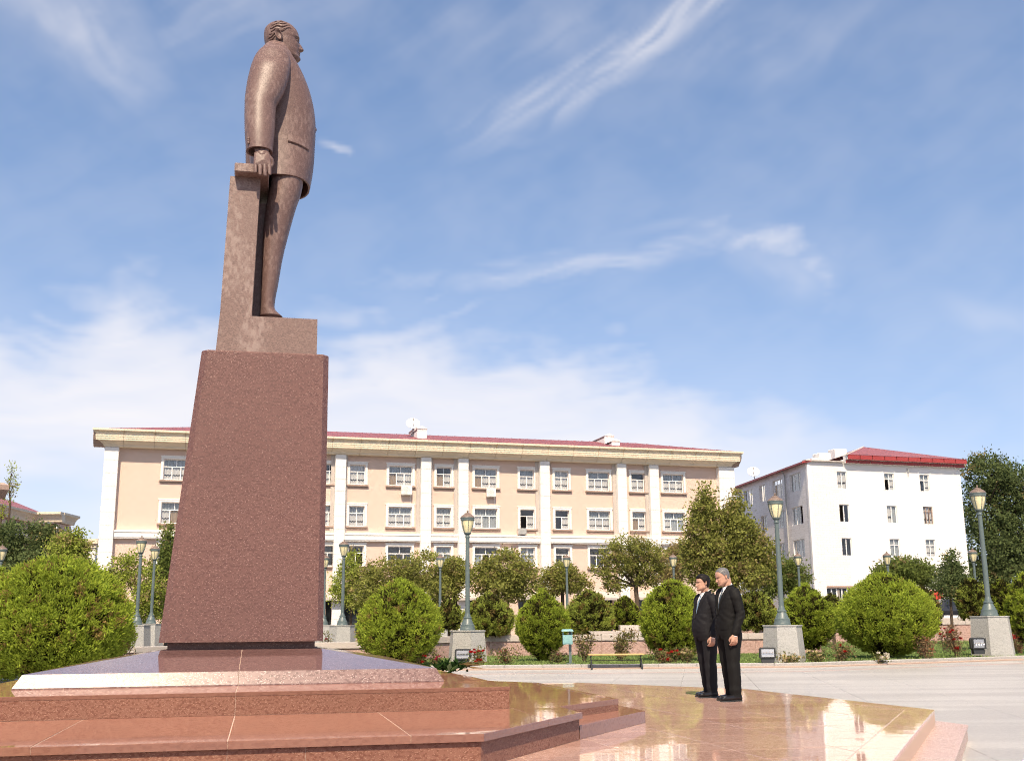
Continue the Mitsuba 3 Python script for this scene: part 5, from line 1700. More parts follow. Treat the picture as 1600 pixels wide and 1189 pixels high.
def tree(label, Y, blobs, trunk, tone='olive', n=14000, leaf=.16, seed=0, brown=.08, name='tree', cat_='tree', group='trees round the square', zg=0.06, branches=True, trunk_r=.12, clump=.34, airy=0.0, depth=1.0):
    """blobs: crown lobes in the picture (px, py, rx, ry); trunk: foot pixel x"""
    rng = np.random.default_rng(seed + 500)
    t = thing(name, label, cat_, group)
    k = Y / FPX
    B = [(at_y(x, y, Y), rx * k, ry * k) for x, y, rx, ry in blobs]
    w = np.array([rx * (rx + ry) for _, rx, ry in B])
    w = w / w.sum()
    C, CD = [], []
    nc = max(50, int(n / 30))
    for (c, rx, ry), wi in zip(B, w):
        m = max(8, int(nc * wi))
        d = unit(rng, m)
        lum = meshkit.fbm(d * 1.7 + seed, 3, seed) - .5
        r = (1 - (.55 + airy * .3) * rng.random(m) ** 1.6) * (1 + .55 * lum)
        off = d * r[:, None] * np.array([rx, rx * depth, ry])
        off[:, 1] += rng.normal(size=m) * .12 * rx
        C.append(c + off)
        CD.append(d)
    C, CD = np.vstack(C), np.vstack(CD)
    nc = len(C)
    K = max(5, int(n / nc))
    idx = np.repeat(np.arange(nc), K)
    cs = clump * (.6 + .8 * rng.random((nc, 1)))
    P = C[idx] + rng.normal(size=(nc * K, 3)) * cs[idx] * np.array([.55, .55, .42])
    D = rng.normal(size=(nc * K, 3)) * .8 + CD[idx] * .5 + np.array([0, 0, -.15])
    L = leaf * (.7 + .6 * rng.random(nc * K))
    v, f = leaves(P, D, L, L * .58, rng)
    g = np.array(GREEN[tone])
    cc = g * (.75 + .5 * rng.random((nc, 1)))
    br = rng.random(nc) < brown
    cc[br] = np.array(GREEN['brown']) * (.7 + .6 * rng.random((br.sum(), 1)))
    lc = cc[idx] * (.72 + .56 * rng.random((nc * K, 1)))
    foliage('crown', t, v, f, np.repeat(lc, 4, axis=0))
    c0 = np.average([b[0] for b in B], axis=0, weights=w)
    foot = at_y(trunk, 985, Y) if trunk else np.array([c0[0], Y, 0.0])
    zlow = min(b[0][2] - b[2] * .6 for b in B)
    fork = np.array([foot[0] * .6 + c0[0] * .4, Y, max(zg + .5, min(zlow + .2, c0[2] - .3))])
    put('trunk', tube([(foot[0], Y, zg - .05), (foot[0] * .8 + fork[0] * .2, Y, (fork[2] + zg) / 2), fork], [trunk_r * 1.25, trunk_r, trunk_r * .85], 9), 'bark', t)
    if branches:
        ms = []
        for (c, rx, ry) in B:
            midp = (fork + c) / 2 + rng.normal(size=3) * .15 * rx
            ms.append(tube([fork - (0, 0, .1), midp, c], [trunk_r * .6, trunk_r * .42, trunk_r * .22], 6))
            near = C[np.argsort(((C - c) ** 2).sum(1))[::max(1, len(C) // 26)]][:14]
            for e in near:
                if np.linalg.norm(e - c) < 1.6 * max(rx, ry):
                    ms.append(tube([c + (e - c) * .02, c + (e - c) * .5 + rng.normal(size=3) * .06, e], [trunk_r * .22, trunk_r * .14, trunk_r * .06], 5))
        put('branches', cat(ms), 'bark', t, kind='stuff')
    return t


# thujas, front to back; picture position of top, base and width
thuja('very large spreading bright thuja at the left edge', 84, 872, 1052, 236, 31, 'bright', 56000, 1, wide=.42, base=.50, size=.78, lump=.14, brown=.07, point=.42)
thuja('second large thuja crowding in at the left frame edge', -15, 884, 1050, 120, 33, 'bright', 18000, 2, wide=.42, base=.5, size=.85, lump=.15)
thuja('broad rounded thuja between the statue pedestal and the tall centre lamp', 624, 905, 1034, 130, 38.2, 'bright', 26000, 3, wide=.42, base=.42, brown=.05, point=.62, lump=.05, size=.8)
thuja('rounded thuja directly behind the tall centre lamp', 763, 926, 994, 84, 49.5, 'mid', 12000, 4, brown=.12, base=.6, point=.75, lump=.06, size=.85)
thuja('pointed bright thuja left of the litter bin, narrow at its foot', 848, 919, 1030, 84, 41.5, 'bright', 20000, 5, wide=.50, base=.10, brown=.02, point=.85, lump=.05, size=.75)
thuja('duller thuja above the pink planter wall right of the litter bin', 921, 922, 992, 78, 51, 'mid', 11000, 6, brown=.13, base=.7, lump=.06, size=.85)
thuja('small pointed thuja behind the stacked stone slabs', 976, 931, 984, 50, 54, 'bright', 7000, 7, base=.6, point=.7, lump=.05, size=.85)
thuja('large rounded thuja directly behind the two men', 1052, 906, 1026, 103, 41, 'bright', 24000, 8, wide=.45, base=.45, brown=.04, point=.5, lump=.06, size=.8)
thuja('olive thuja just right of the two men', 1180, 924, 983, 66, 52, 'mid', 6000, 9, brown=.12, base=.7, point=.45)
thuja('bright thuja just right of the second tall lamp', 1261, 911, 1013, 94, 45, 'bright', 18000, 10, wide=.44, base=.30, brown=.01, point=.8, lump=.05, size=.75)
thuja('biggest bright thuja on the lawn between the two right lamps', 1384, 896, 1021, 150, 41.5, 'bright', 32000, 11, wide=.42, base=.25, brown=.01, point=.56, lump=.06, size=.8)
thuja('duller thuja peeping out right of the biggest one', 1441, 916, 985, 56, 49, 'mid', 5000, 12, brown=.12, base=.7)
thuja('dull thuja left of the lamp nearest the right edge', 1519, 903, 966, 50, 52, 'mid', 5500, 13, brown=.1, base=.7)
thuja('bright thuja right behind the lamp nearest the right edge', 1566, 906, 985, 46, 46, 'bright', 6000, 14, base=.7, brown=.0)
thuja('tall bright thuja cut off by the right edge', 1610, 893, 1000, 74, 45, 'bright', 9000, 15, base=.6, brown=.01)
thuja('small thuja at the foot of the trees left of the tall centre lamp', 702, 935, 984, 40, 56, 'mid', 3500, 16, base=.7)
thuja('pale small bush behind the biggest thuja, before the shop window', 1300, 928, 975, 40, 60, 'mid', 3500, 17, base=.7)

# trees
tree('round crowned tree right of the statue pedestal', 74, [(610, 905, 52, 34), (650, 893, 42, 30), (575, 925, 34, 34), (655, 925, 46, 30)], 630, 'olive', 17000, .17, 21, brown=.10)
tree('slender young tree rising beside the lamp next to the pedestal', 75, [(553, 872, 9, 15), (548, 895, 18, 18), (533, 918, 16, 22), (556, 925, 22, 26)], 548, 'mid', 6000, .15, 22, brown=.04, trunk_r=.08)
tree('round crowned tree between the small lamp and the tall centre lamp', 75, [(708, 893, 22, 20), (700, 915, 24, 22)], 712, 'olive', 8000, .17, 23, brown=.14)
tree('broad round tree right of the tall centre lamp', 74, [(790, 888, 42, 28), (757, 905, 28, 26), (815, 908, 30, 26), (785, 918, 40, 20)], 795, 'olive', 15000, .17, 24, brown=.12)
tree('round tree behind the litter bin', 76, [(875, 897, 26, 18), (895, 912, 26, 14), (862, 912, 22, 18)], 880, 'olive', 8000, .16, 25, brown=.18)
tree('airy yellowish tree with bare limbs left of the two men', 73, [(985, 858, 34, 20), (955, 868, 20, 14), (1018, 862, 26, 16), (945, 893, 20, 10), (985, 885, 34, 14), (960, 912, 22, 10), (1010, 905, 22, 12), (1030, 885, 20, 16)], 998, 'olive', 12000, .15, 26, brown=.16, airy=.8, trunk_r=.16, clump=.30)
tree('brownish small tree between the airy tree and the tall double crowned tree', 76, [(1052, 880, 26, 26), (1070, 860, 20, 18), (1045, 905, 20, 18)], 1052, 'brown', 7000, .15, 27, brown=.5)
tree('tall tree with two pointed crowns above the two men', 56, [(1104, 774, 11, 16), (1101, 797, 20, 20), (1096, 826, 25, 24), (1147, 783, 11, 16), (1150, 806, 20, 20), (1160, 834, 27, 26), (1096, 862, 34, 26), (1150, 868, 36, 26), (1188, 852, 20, 24), (1125, 822, 20, 24), (1112, 895, 38, 24), (1160, 900, 38, 24), (1196, 888, 18, 22)], 1130, 'olive', 34000, .15, 28, brown=.16, trunk_r=.18, clump=.30)
tree('dark bushy tree left of the second tall lamp base', 73, [(1222, 895, 30, 26), (1240, 905, 26, 24), (1205, 912, 22, 22)], 1225, 'dark', 9000, .16, 29, brown=.05)
tree('dark rounded tree before the white building', 74, [(1410, 893, 40, 20), (1385, 902, 26, 14), (1438, 900, 24, 16)], 1415, 'dark', 10000, .18, 30, brown=.10)
tree('young conical tree above the parked car', 64, [(1487, 878, 9, 16), (1487, 900, 20, 18), (1478, 918, 18, 14), (1500, 918, 16, 14)], 1488, 'deep', 7000, .15, 31, brown=.05, trunk_r=.08)
tree('tall dark tree at the right edge behind the white building', 118, [(1545, 745, 42, 34), (1590, 770, 40, 44), (1540, 800, 36, 40), (1600, 830, 50, 50), (1550, 860, 46, 44), (1530, 905, 34, 30), (1590, 895, 46, 36), (1640, 790, 40, 60)], 1560, 'deep', 46000, .30, 32, brown=.04, trunk_r=.4, clump=.75)
tree('dark round tree at the far left before the low building', 70, [(40, 845, 46, 30), (85, 850, 30, 26), (5, 855, 34, 30), (60, 880, 60, 20)], 60, 'deep', 14000, .20, 33, brown=.05)
tree('paler tree right of the dark round tree at the far left', 62, [(102, 855, 24, 22), (125, 862, 16, 24), (110, 880, 30, 16), (122, 836, 6, 8)], 108, 'mid', 8000, .16, 34, brown=.12)
tree('shrubby pale tree left of the two lamps by the pedestal', 64, [(190, 890, 14, 22), (205, 880, 8, 20), (178, 905, 16, 18), (225, 905, 20, 30), (240, 930, 26, 26), (228, 950, 24, 22)], 215, 'mid', 9000, .15, 35, brown=.14, trunk_r=.08)
tree('slim dark tree against the left outline of the statue pedestal', 68, [(264, 832, 8, 14), (262, 860, 13, 24), (255, 900, 18, 26), (258, 940, 20, 26), (272, 880, 14, 30)], 260, 'dark', 9000, .16, 36, brown=.06, trunk_r=.1)
tree('thin bare poplar with few leaves above the low building at the left', 88, [(18, 742, 7, 20), (16, 775, 4, 22), (20, 760, 10, 14)], None, 'mid', 420, .16, 37, brown=.3, trunk_r=.10, airy=.9, clump=.25, branches=True, group='poplars at the left')
tree('short bare poplar at the left edge of the picture', 86, [(3, 790, 6, 16), (4, 805, 4, 10)], None, 'mid', 240, .15, 38, brown=.3, trunk_r=.08, airy=.9, clump=.22, group='poplars at the left')

# rose bushes and low flowers along the kerb
def rose(label, px, top, bot, wpx, Y, flower, nf=5, n=420, seed=0, tone=(.17, .18, .06), dry=.35):
    rng = np.random.default_rng(seed + 900)
    t = thing('rose_bush', label, 'rose bush', 'rose bushes on the lawn')
    X, k = at_y(px, bot, Y)[0], Y / FPX
    zg_ = .09
    H, R = max(.25, at_y(px, top, Y)[2] - zg_), wpx / 2 * k
    ns = 9
    ends, ms = [], []
    for i in range(ns):
        a = rng.random() * 2 * PI
        e = np.array([X + math.cos(a) * R * rng.random() ** .5, Y + math.sin(a) * R * .6 * rng.random(), zg_ + H * (.6 + .4 * rng.random())])
        b = np.array([X + rng.normal() * .06, Y + rng.normal() * .06, zg_ - .02])
        m = (b + e) / 2 + rng.normal(size=3) * .05
        ms.append(tube([b, m, e], [.011, .008, .005], 5))
        ends += [(b * (1 - s) + e * s) for s in (.35, .55, .75, .9, 1.0)]
    put('stems', cat(ms), 'bark', t, kind='stuff')
    E_ = np.array(ends)
    c = E_[rng.integers(len(E_), size=n)] + rng.normal(size=(n, 3)) * np.array([.10, .10, .07])
    c[:, 2] = np.maximum(c[:, 2], zg_)
    v, f = leaves(c, rng.normal(size=(n, 3)) + np.array([0, 0, .3]), .07 + .05 * rng.random(n), .045, rng)
    col = np.where(rng.random((n, 1)) < dry, np.array([[.30, .21, .12]]), np.array([tone])) * (.6 + .8 * rng.random((n, 1)))
    foliage('leaves', t, v, f, np.repeat(col, 4, axis=0))
    for i in range(nf):
        e = E_[rng.integers(len(E_))] + rng.normal(size=3) * np.array([.08, .04, .03]) + np.array([0, -.08, .04])
        s = .050 + .025 * rng.random()
        np_ = 14
        a = rng.random(np_) * 2 * PI
        D = np.c_[np.cos(a) * (.3 + .7 * rng.random(np_)), np.sin(a) * (.3 + .7 * rng.random(np_)), .4 + .6 * rng.random(np_)]
        v, f = leaves(np.tile(e, (np_, 1)), D, s * 1.4, s * 1.2, rng, .6)
        put('flower', (v, f), 'leaf', t, color=np.repeat(np.array([flower]) * (.75 + .5 * rng.random((np_, 1))), 4, axis=0).clip(0, .85))
    return t


RED, PINK, CREAM, WHITE_ = (.50, .03, .03), (.55, .05, .13), (.70, .60, .36), (.75, .70, .58)
rose('red rose bush at the left foot of the broad rounded thuja', 652, 1022, 1040, 26, 35.8 + 2, RED, 4, 260, 1)
rose('pink rose bush in front of the broad rounded thuja', 682, 1020, 1042, 22, 37.9, PINK, 3, 240, 2)
rose('red geranium like roses beside the centre floodlight', 747, 1017, 1038, 22, 38.4, RED, 8, 260, 3, dry=.1)
rose('low rose bush between the centre lamp and the pointed thuja', 790, 1012, 1040, 46, 38.5, (.4, .12, .10), 3, 420, 4)
rose('low dry rose bush left of the litter bin', 868, 1018, 1040, 24, 38.4, (.4, .2, .15), 1, 260, 5)
rose('tall dry rose bush just right of the litter bin', 914, 990, 1034, 36, 40.2, CREAM, 2, 620, 6, dry=.45)
rose('tall spreading rose bush behind the bench', 968, 984, 1034, 54, 40.6, CREAM, 9, 1000, 7, dry=.4)
rose('low red rose bush at the right end of the bench', 1046, 1016, 1039, 54, 38.2, RED, 9, 620, 8)
rose('low cream rose bush at the first man\'s knees', 1074, 1012, 1040, 18, 38.2, CREAM, 4, 240, 9)
rose('cream roses in front of the second lamp pedestal', 1236, 1026, 1040, 40, 37.6, CREAM, 11, 340, 10, dry=.2)
rose('cream rose bush right of the second lamp pedestal', 1275, 1018, 1040, 34, 38.0, CREAM, 10, 360, 11, dry=.2)
rose('dry rose bush with one red flower left of the biggest thuja', 1314, 1005, 1038, 40, 38.6, RED, 4, 560, 12, dry=.5)
rose('small white rose bush on the kerb below the biggest thuja', 1377, 1026, 1036, 22, 38.6, WHITE_, 10, 120, 13, dry=.1)
rose('dry reddish rose bush right of the biggest thuja', 1446, 990, 1032, 40, 40.4, (.45, .22, .12), 4, 620, 14, dry=.6, tone=(.24, .14, .08))
rose('tall red topped rose bush left of the last lamp pedestal', 1497, 976, 1026, 36, 42.5, RED, 9, 620, 15, dry=.55, tone=(.22, .14, .08))
rose('reddish shrub rose at the right edge', 1592, 985, 1018, 36, 45, RED, 7, 620, 16, dry=.6, tone=(.22, .10, .07))
rose('thin rose bush behind the pedestal of the last lamp', 1476, 984, 1000, 22, 50, RED, 4, 240, 17, dry=.5)
rose('red flowered rose bush under the very large thuja at the left', 192, 1002, 1018, 26, 33.5, PINK, 6, 260, 18, dry=.2)
rose('rose bush below the left edge thuja', 12, 1036, 1052, 40, 32, PINK, 2, 260, 19, dry=.2)
rose('rose bush just right of the statue pedestal by the granite lamp base', 512, 985, 1003, 18, 46, (.5, .2, .2), 3, 240, 20, dry=.3)

# lawn: one sheet of grass blades
rng = np.random.default_rng(77)
n = 90000
gx, gy = -13 + 42 * rng.random(n), 37.4 + 17 * rng.random(n) ** 1.3
gx[-22000:], gy[-22000:] = 6 + 40 * rng.random(22000), 50 + 24 * rng.random(22000)
ok = shapely.contains_xy(lawn_poly.buffer(-.05), gx, gy)
gx, gy = gx[ok], gy[ok]
n = len(gx)
P = np.c_[gx, gy, np.full(n, .085)]
D = np.c_[rng.normal(size=(n, 2)) * .35, np.ones(n)]
h = (.05 + .06 * rng.random(n)) * np.where(gy > 54, 1.7, 1.0) * (.7 + .8 * meshkit.fbm(np.c_[gx * .5, gy * .5, gx * 0], 3, 4))
v, f = leaves(P, D, h, .022 + .0006 * gy, rng, .1)
tone_ = meshkit.fbm(np.c_[gx * .35, gy * .35, gx * 0 + 2], 3, 8)[:, None]
c = (np.array([.21, .33, .10]) * (1 - tone_) + np.array([.30, .38, .135]) * tone_) * (.6 + .8 * rng.random((n, 1)))
gk = thing('grass', 'short green lawn grass behind the kerb', 'grass', kind='stuff')
scene[gk] = mikit.ply((v, f), 'leaf', color=np.repeat(c, 4, axis=0))

# cut greenery laid at the right corner of the plinth
t = thing('wreath', 'laid wreath of green leaves and stalks on the podium by the plinth corner', 'wreath')
c0_ = at_z(702, 1050, .815)
rng = np.random.default_rng(31)
n = 90
P = c0_ + np.c_[rng.normal(size=n) * .12, rng.normal(size=n) * .08, rng.random(n) * .08]
v, f = leaves(P, np.c_[rng.normal(size=(n, 2)), .3 + .4 * rng.random(n)], .12 + .07 * rng.random(n), .045, rng)
put('leaves', (v, f), 'leaf', t, color=np.repeat(np.array([[.03, .065, .018]]) * (.5 + 1.0 * rng.random((n, 1))), 4, axis=0), kind='stuff')
n = 7
P = c0_ + np.c_[.08 + rng.random(n) * .2, rng.normal(size=n) * .06, .06 + rng.random(n) * .06]
v, f = leaves(P, np.c_[1 + .2 * rng.normal(size=n), .25 * rng.normal(size=n), -.02 + .12 * rng.normal(size=n)], .22 + .10 * rng.random(n), .016, rng)
put('stalks', (v, f), 'leaf', t, color=np.repeat(np.array([[.22, .15, .07]]) * (.6 + .7 * rng.random((n, 1))), 4, axis=0), kind='stuff')
v, f = leaves(c0_ + np.array([[.0, -.2, .02], [.03, -.2, .03]]), np.array([[.1, -.3, .35], [.25, -.2, .2]]), .15, .07, rng)
put('broad_leaf', (v, f), 'leaf', t, color=np.repeat(np.array([[.24, .33, .13], [.15, .25, .08]]), 4, axis=0))

# ---------------------------------------------------------------- the two men
def smooth_union(parts, edge, it=10):
    m = from_m3(m3.Manifold.batch_boolean(parts, m3.OpType.Add).refine_to_length(edge))
    m.merge_vertices()
    trimesh.smoothing.filter_taubin(m, lamb=0.5, nu=0.52, iterations=it)
    return m


def man(label, foot, H, facing, suit, tie_mat, hair, belly=0.0, bow=0.0, turn=0.0, step=0.06, seed=0, jowl=0.02, cat_group=None):
    t = thing('person', label, 'person')
    s = H / 1.76
    W = np.eye(4)
    c, n = math.cos(facing), math.sin(facing)
    W[:3, :3] = np.array([[c, -n, 0], [n, c, 0], [0, 0, 1]]) * s
    W[:3, 3] = foot
    P = lambda name, m, mat, smooth=45, par=None, **k: put(name, moved(m, W), mat, par or t, smooth=smooth, **k)
    rng = np.random.default_rng(seed)
    hs_ = 0.232
    # head
    hm_, _ = head_mesh(72, 96, jowl=jowl)
    Hm = np.eye(4)
    R1 = np.array([[math.cos(bow), 0, math.sin(bow)], [0, 1, 0], [-math.sin(bow), 0, math.cos(bow)]])
    R2 = np.array([[math.cos(turn), -math.sin(turn), 0], [math.sin(turn), math.cos(turn), 0], [0, 0, 1]])
    Hm[:3, :3] = R2 @ R1 * hs_
    Hm[:3, 3] = np.array([0.022, 0, 1.76 - hs_ * .99]) + R2 @ np.array([math.sin(bow) * -.02, 0, 0]) + (0.03 * math.sin(bow), 0, -.012 * math.sin(bow))
    Hd = moved(hm_, Hm)
    ears_ = [moved(ear_mesh(q), Hm) for q in (-1, 1)]
    # jacket
    b = belly
    tz = [(.80, -.005, .135 + b * .5, .205), (.90, .0 + b * .2, .140 + b * .8, .200), (1.0, .004 + b * .35, .140 + b * .9, .193), (1.10, .008 + b * .3, .136 + b * .7, .190), (1.20, .010 + b * .1, .136 + b * .3, .198), (1.30, .006, .134, .208), (1.38, -.006, .122, .208), (1.435, -.016, .100, .190), (1.47, -.022, .080, .140), (1.50, -.026, .062, .082), (1.515, -.028, .055, .066)]
    A = np.array(tz)
    prof = PchipInterpolator(A[:, 0], A[:, 1:], axis=0)
    E_ = 2.35
    ring = lambda z, k=1.0, e=0.0: superring(prof(z)[0], 0, z, prof(z)[1] * k - e, prof(z)[2] * k - e, E_, 64)
    zz = np.linspace(.80, 1.515, 46)
    rs = [ring(z) for z in zz]
    c0 = rs[0].mean(0)
    inn = lambda k, dz: c0 + (rs[0] - c0) * np.array([k, k, 1]) + np.array([0, 0, dz])
    tor = loft([inn(.5, .12), inn(.93, .10), inn(.955, .004), inn(.97, 0)] + rs)
    front = lambda y, z: float(prof(z)[0] + prof(z)[1] * max(1e-3, 1 - min(abs(y) / prof(z)[2], .999) ** E_) ** (1 / E_))
    arms, hands, hand_shapes = [], [], []
    for q in (-1, 1):
        sh, el, wr = np.array([-.015, q * .188, 1.405]), np.array([-.045, q * .252, 1.125]), np.array([.055 if q > 0 else -.03, q * (.243 + .25 * b), .885])
        arms.append(chain([(*(sh + (0, -q * .02, .0)), .082), (*(sh + (0, q * .012, -.05)), .080), (*((sh + el) / 2), .070), (*el, .062), (*((el + wr) / 2), .056), (*wr, .049)]))
        hh = hand_mesh(0.55, 0.04)
        Mh = np.eye(4)
        Mh[:3, :3] = np.array([[1, 0, -.12], [0, -q, 0], [.12, 0, 1]]) * .182
        hc = wr + np.array([.004, 0, -.028])
        Mh[:3, 3] = hc
        hands.append(moved(hh, Mh))
    sleeves = smooth_union([to_m3(tor)] + [a for a in arms], 0.022, 6)
    V = trimesh.convex.convex_hull(np.array([(x, y, z) for x in (.035, .5) for y, z in ((0, 1.115), (.002, 1.115), (.074, 1.56), (-.074, 1.56))]))
    Vc = trimesh.convex.convex_hull(np.array([(x, y, z) for x in (-.2, .5) for y, z in ((.05, 1.485), (-.05, 1.485), (.075, 1.56), (-.075, 1.56))]))
    cut = trimesh.convex.convex_hull(np.array([(x, y, z) for x in (.05, .5) for y, z in ((.0, .86), (.035, .79), (-.035, .79))]))
    jk = to_m3(sleeves) - to_m3(V) - to_m3(Vc) - to_m3(cut)
    jm = from_m3(jk.refine_to_length(.02))
    jm.merge_vertices()
    pv = np.array(jm.vertices)
    folds = (meshkit.fbm(pv * np.array([9, 9, 26]) + seed, 3, seed) - .5) * .011
    arm_ = np.clip((np.abs(pv[:, 1]) - .17) / .05, 0, 1)
    folds += arm_ * .0035 * np.sin(pv[:, 2] * 95 + pv[:, 0] * 50 + seed) * np.exp(-((pv[:, 2] - 1.12) / .09) ** 2)
    folds += (1 - arm_) * .004 * np.sin(pv[:, 2] * 60 + np.abs(pv[:, 1]) * 55) * np.exp(-((pv[:, 2] - 1.10) / .07) ** 2)
    jm.vertices = pv + np.array(jm.vertex_normals) * folds[:, None] * (pv[:, 2:3] > .83)
    jacket = P('jacket', jm, suit, 40)
    # lapels, collar of the jacket, pocket flaps, button
    for q in (-1, 1):
        L0, L1, L2 = [], [], []
        for k in np.linspace(0, 1, 12):
            z = 1.125 + (1.492 - 1.125) * k
            yi = .003 + .070 * k
            wdt = .010 + .062 * np.interp(k, [0, .55, .68, .72, 1], [.0, .75, 1.0, .72, .5])
            yo = yi + wdt
            zo_ = z - .012 * (k > .68)
            L0.append((front(yi, min(z, 1.47)) + .004 - .028 * max(0, k - .8), q * yi, z))
            L1.append((front((yi + yo) / 2, min(zo_, 1.46)) + .014 - .030 * max(0, k - .8), q * (yi + yo) / 2, zo_))
            L2.append((front(yo, min(zo_, 1.45)) + .003 - .034 * max(0, k - .8), q * yo, zo_))
        L0, L1, L2 = map(np.array, (L0, L1, L2))
        back = (L0 + L2) / 2 - np.array([.012, 0, 0])
        P('lapel', loft(np.stack([L0, L1, L2, back], 1)), suit, 25, jacket)
        yf = q * .118
        zf = .985
        fx = [(front(y, z) + o, y, z) for z, oo in ((zf, .006), (zf - .055, .008)) for y in (yf - q * .055, yf, yf + q * .045) for o in (oo, -.012)]
        P('pocket_flap', trimesh.convex.convex_hull(np.array(fx)), suit, False, jacket)
    P('button', moved(trimesh.creation.icosphere(subdivisions=1, radius=.009), mat4(front(0, 1.09) + .001, 0, 1.09)), suit, True, jacket)
    # collar band of the jacket at the back of the neck
    a = np.linspace(.62, 2 * PI - .62, 22)
    cb = np.stack([np.c_[-.026 + np.cos(a) * r, np.sin(a) * r * 1.18, z + .02 * (1 - np.cos(a)) * .5 - .02] for r, z in ((.072, 1.49), (.068, 1.532), (.063, 1.530), (.060, 1.49))], 1)
    P('collar', loft(cb), suit, 40, jacket)
    # shirt and tie
    zz = np.linspace(1.02, 1.485, 24)
    shirt = loft([ring(z, 1.0, .016) for z in zz])
    sh_ = P('shirt', shirt, 'shirt_white', 45)
    a = np.linspace(.16, 2 * PI - .16, 28)
    fr = lambda a_: .5 + .5 * np.cos(a_)
    sc = np.stack([np.c_[-.012 + np.cos(a) * (r + .012 * fr(a)), np.sin(a) * r * 1.03, z - .050 * fr(a) * k + .022 * (1 - fr(a))] for r, z, k in ((.070, 1.487, 1.35), (.062, 1.527, .7), (.058, 1.527, .7), (.058, 1.48, 1.2))], 1)
    P('collar', loft(sc), 'shirt_white', 40, sh_)
    tr_ = []
    for z, w_, o in ((1.468, .016, .020), (1.462, .022, .026), (1.435, .014, .016), (1.36, .022, .012), (1.22, .032, .010), (1.09, .038, .008)):
        x = front(0, min(z, 1.45)) - .016
        x += -.02 * max(0, (z - 1.43) / .04)
        tr_.append([(x + o * .3, -w_, z), (x + o, 0, z), (x + o * .3, w_, z), (x - .01, 0, z)])
    P('tie', loft(tr_), tie_mat, 40)
    for q in (-1, 1):
        # a little shirt cuff showing below the sleeve
        wr = np.array([.055 if q > 0 else -.03, q * (.243 + .25 * b), .885])
        P('cuff', from_m3(chain([(*(wr + (0, 0, -.020)), .034), (*(wr + (.003, 0, -.030)), .032)])), 'shirt_white', 60, sh_)
    # trousers with a pressed crease
    def leg_(q):
        dx = step * q
        out = []
        for z, cx, cy, hx, hy in ((.060, -.030, .098, .078, .066), (.09, -.028, .098, .078, .067), (.25, -.020, .100, .083, .076), (.48, .0, .100, .090, .084), (.68, .004, .100, .106, .096), (.82, .0, .098, .128, .108), (.90, .0, .085, .132, .110)):
            k = np.clip(1 - z / .85, 0, 1)
            out.append((z, cx + dx * k, q * (cy + .018 * k), hx, hy))
        def rg(z, v):
            r = superring(0, 0, z, v[2], v[3], 2.0, 48)
            cr = .010 * np.exp(-((r[:, 1]) / .02) ** 2) * (r[:, 0] > 0) * np.interp(z, [0, .2, .7, .9], [.7, 1, .8, 0])
            r[:, 0] += cr
            fold = .006 * np.sin(z * 46 + q) * np.exp(-((z - .12) / .10) ** 2) + .004 * np.sin(z * 30 + 2 * q) * np.exp(-((z - .48) / .10) ** 2)
            r[:, :2] *= 1 + fold / .09
            return r + (v[0], v[1], 0)
        return loft(interp_rings(out, 52, rg))
    pel = loft([superring(0, 0, z, hx, hy, 2.4, 48) for z, hx, hy in ((.80, .09, .15), (.84, .125, .180), (.92, .130, .185), (1.02, .128 + b * .5, .182))])
    P('trousers', union(leg_(-1), leg_(1), pel), suit, 40)
    for q in (-1, 1):
        x0, y0 = -.015 + step * q, q * .118
        sz = [(-.095, .030, .052, .0), (-.085, .040, .085, .0), (-.03, .042, .092, .0), (.03, .042, .078, .0), (.09, .048, .066, 0), (.15, .047, .056, .0), (.195, .036, .046, .0), (.215, .018, .034, .0)]
        A_ = np.array([r[:3] for r in sz])
        xs = np.linspace(-.095, .215, 26)
        pf_ = PchipInterpolator(A_[:, 0], A_[:, 1:], axis=0)
        sr = []
        for x in xs:
            w_, h_ = pf_(x)
            a = np.linspace(0, 2 * PI, 21)[:-1]
            yy, z_ = np.sign(np.cos(a)) * np.abs(np.cos(a)) ** .7 * w_, h_ * .5 + h_ * .5 * np.sign(np.sin(a)) * np.abs(np.sin(a)) ** .7
            sr.append(np.c_[np.full(20, x0 + x), y0 + yy - q * .012 * (x > .1) * (x - .1) / .1, z_ + .014])
        so = [np.array([(x0 + x, y0 + k * (pf_(x)[0] + .003), z) for k, z in ((-1, .001), (1, .001), (1, .016), (-1, .016))]) for x in xs]
        sk_ = P('shoe', loft(sr), 'shoe_black', 40)
        P('sole', loft(so), 'dark_metal', 30, sk_)
    # body: one continuous surface under the clothes, with head and hands
    C = lambda *p: chain(list(p))
    parts = [C((-.03, 0, 1.36, .07), (-.022, 0, 1.47, .058), (.0, 0, 1.60, .060)), C((0, -.10, 1.0, .09), (0, .10, 1.0, .09)), C((0, 0, 1.0, .10), (0, 0, 1.33, .10)), C((-.01, -.13, 1.38, .055), (-.01, .13, 1.38, .055))]
    for q in (-1, 1):
        sh, el, wr = (-.015, q * .172, 1.39), (-.045, q * .250, 1.125), (.055 if q > 0 else -.03, q * (.243 + .25 * b), .885)
        parts += [C((0, q * .1, 1.37, .05), (*sh, .048), (*el, .038), (*wr, .030), (wr[0] + .004, wr[1], wr[2] - .05, .026)), C((0, q * .09, .95, .075), (step * q * .5, q * .10, .5, .048), (step * q, q * .11, .08, .035))]
    body = from_m3(m3.Manifold.batch_boolean(parts + [to_m3(x) for x in hands] + [to_m3(Hd)] + [to_m3(e) for e in ears_], m3.OpType.Add))
    bd = P('body', body, 'skin', 50)
    # hair: a shell over the skull, with the hairline of the photo
    hv = np.array(hm_.vertices)
    x, y, z = hv[:, 0], hv[:, 1], hv[:, 2]
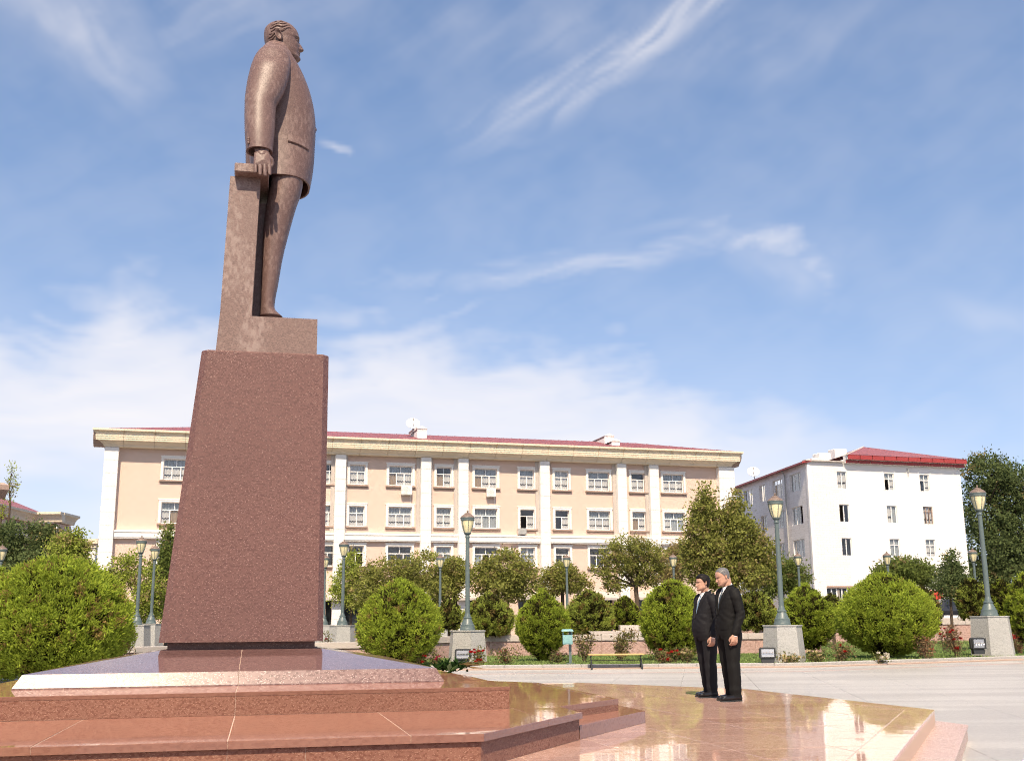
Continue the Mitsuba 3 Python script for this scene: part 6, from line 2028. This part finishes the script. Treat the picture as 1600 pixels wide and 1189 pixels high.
    if hair == 'black':
        line = np.interp(x, [-.45, -.20, -.10, -.02, .06, .14, .24, .40], [.13, .20, .42, .44, .55, .66, .755, .74])
        thick, mat = .052, 'hair_black'
    else:
        line = np.interp(x, [-.45, -.20, -.10, -.02, .05, .14, .24, .40], [.20, .26, .44, .46, .58, .70, .82, .86])
        thick, mat = .020, 'hair_grey'
    above = np.clip((z - line) / .05, 0, 1)
    cen = np.array([-.02, 0, .55])
    d = hv - cen
    d /= np.linalg.norm(d, axis=1, keepdims=True)
    nz_ = meshkit.fbm(hv * np.array([9, 9, 22]) + seed, 3, seed)
    lift = thick * above * (.75 + .6 * nz_) + (thick * .9 * np.clip((z - .72) / .2, 0, 1) * np.clip((x + .1) / .3, 0, 1) if hair == 'black' else 0)
    hv2 = hv + d * (lift - .012 * (1 - above))[:, None]
    fm = above[hm_.faces].max(1) > 0
    shell = trimesh.Trimesh(hv2, hm_.faces[fm], process=False)
    shell.remove_unreferenced_vertices()
    put('hair', moved(moved(shell, Hm), W), mat, bd, smooth=True)
    for q in (-1, 1):
        pth = np.array([(np.interp(k, [0, .5, 1], [.362, .372, .335]) + .012, q * np.interp(k, [0, 1], [.055, .20]), np.interp(k, [0, .5, 1], [.552, .580, .556])) for k in np.linspace(0, 1, 8)])
        put('eyebrow', moved(moved(tube(pth, [.008, .013, .014, .014, .013, .011, .009, .005], 6), Hm), W), mat if hair == 'black' else 'hair_grey', bd, smooth=True)
        e_ = np.diag([.030, .045, .022, 1.0])
        e_[:3, 3] = (.338, q * .132, .492)
        put('eye', moved(moved(moved(trimesh.creation.icosphere(subdivisions=2, radius=1.0), e_), Hm), W), 'eye_dark', bd, smooth=True)
    return t


f1 = at_z(1108, 1088.5, 0.352)
f2 = at_z(1144, 1094.5, 0.352)
f1[2] = f2[2] = 0.3525
man('person with black hair in charcoal suit and light blue tie, left of the two', f1, 1.755, PI + AN(23), 'suit_charcoal', 'tie_blue', 'black', belly=.045, bow=.04, turn=AN(-12), seed=3, jowl=.035, step=.045)
man('person with grey hair and bowed head in black suit, right of the two', f2, 1.82, PI + AN(20), 'suit_black', 'tie_grey', 'grey', belly=.015, bow=.30, turn=AN(-9), seed=8, jowl=.02, step=.04)
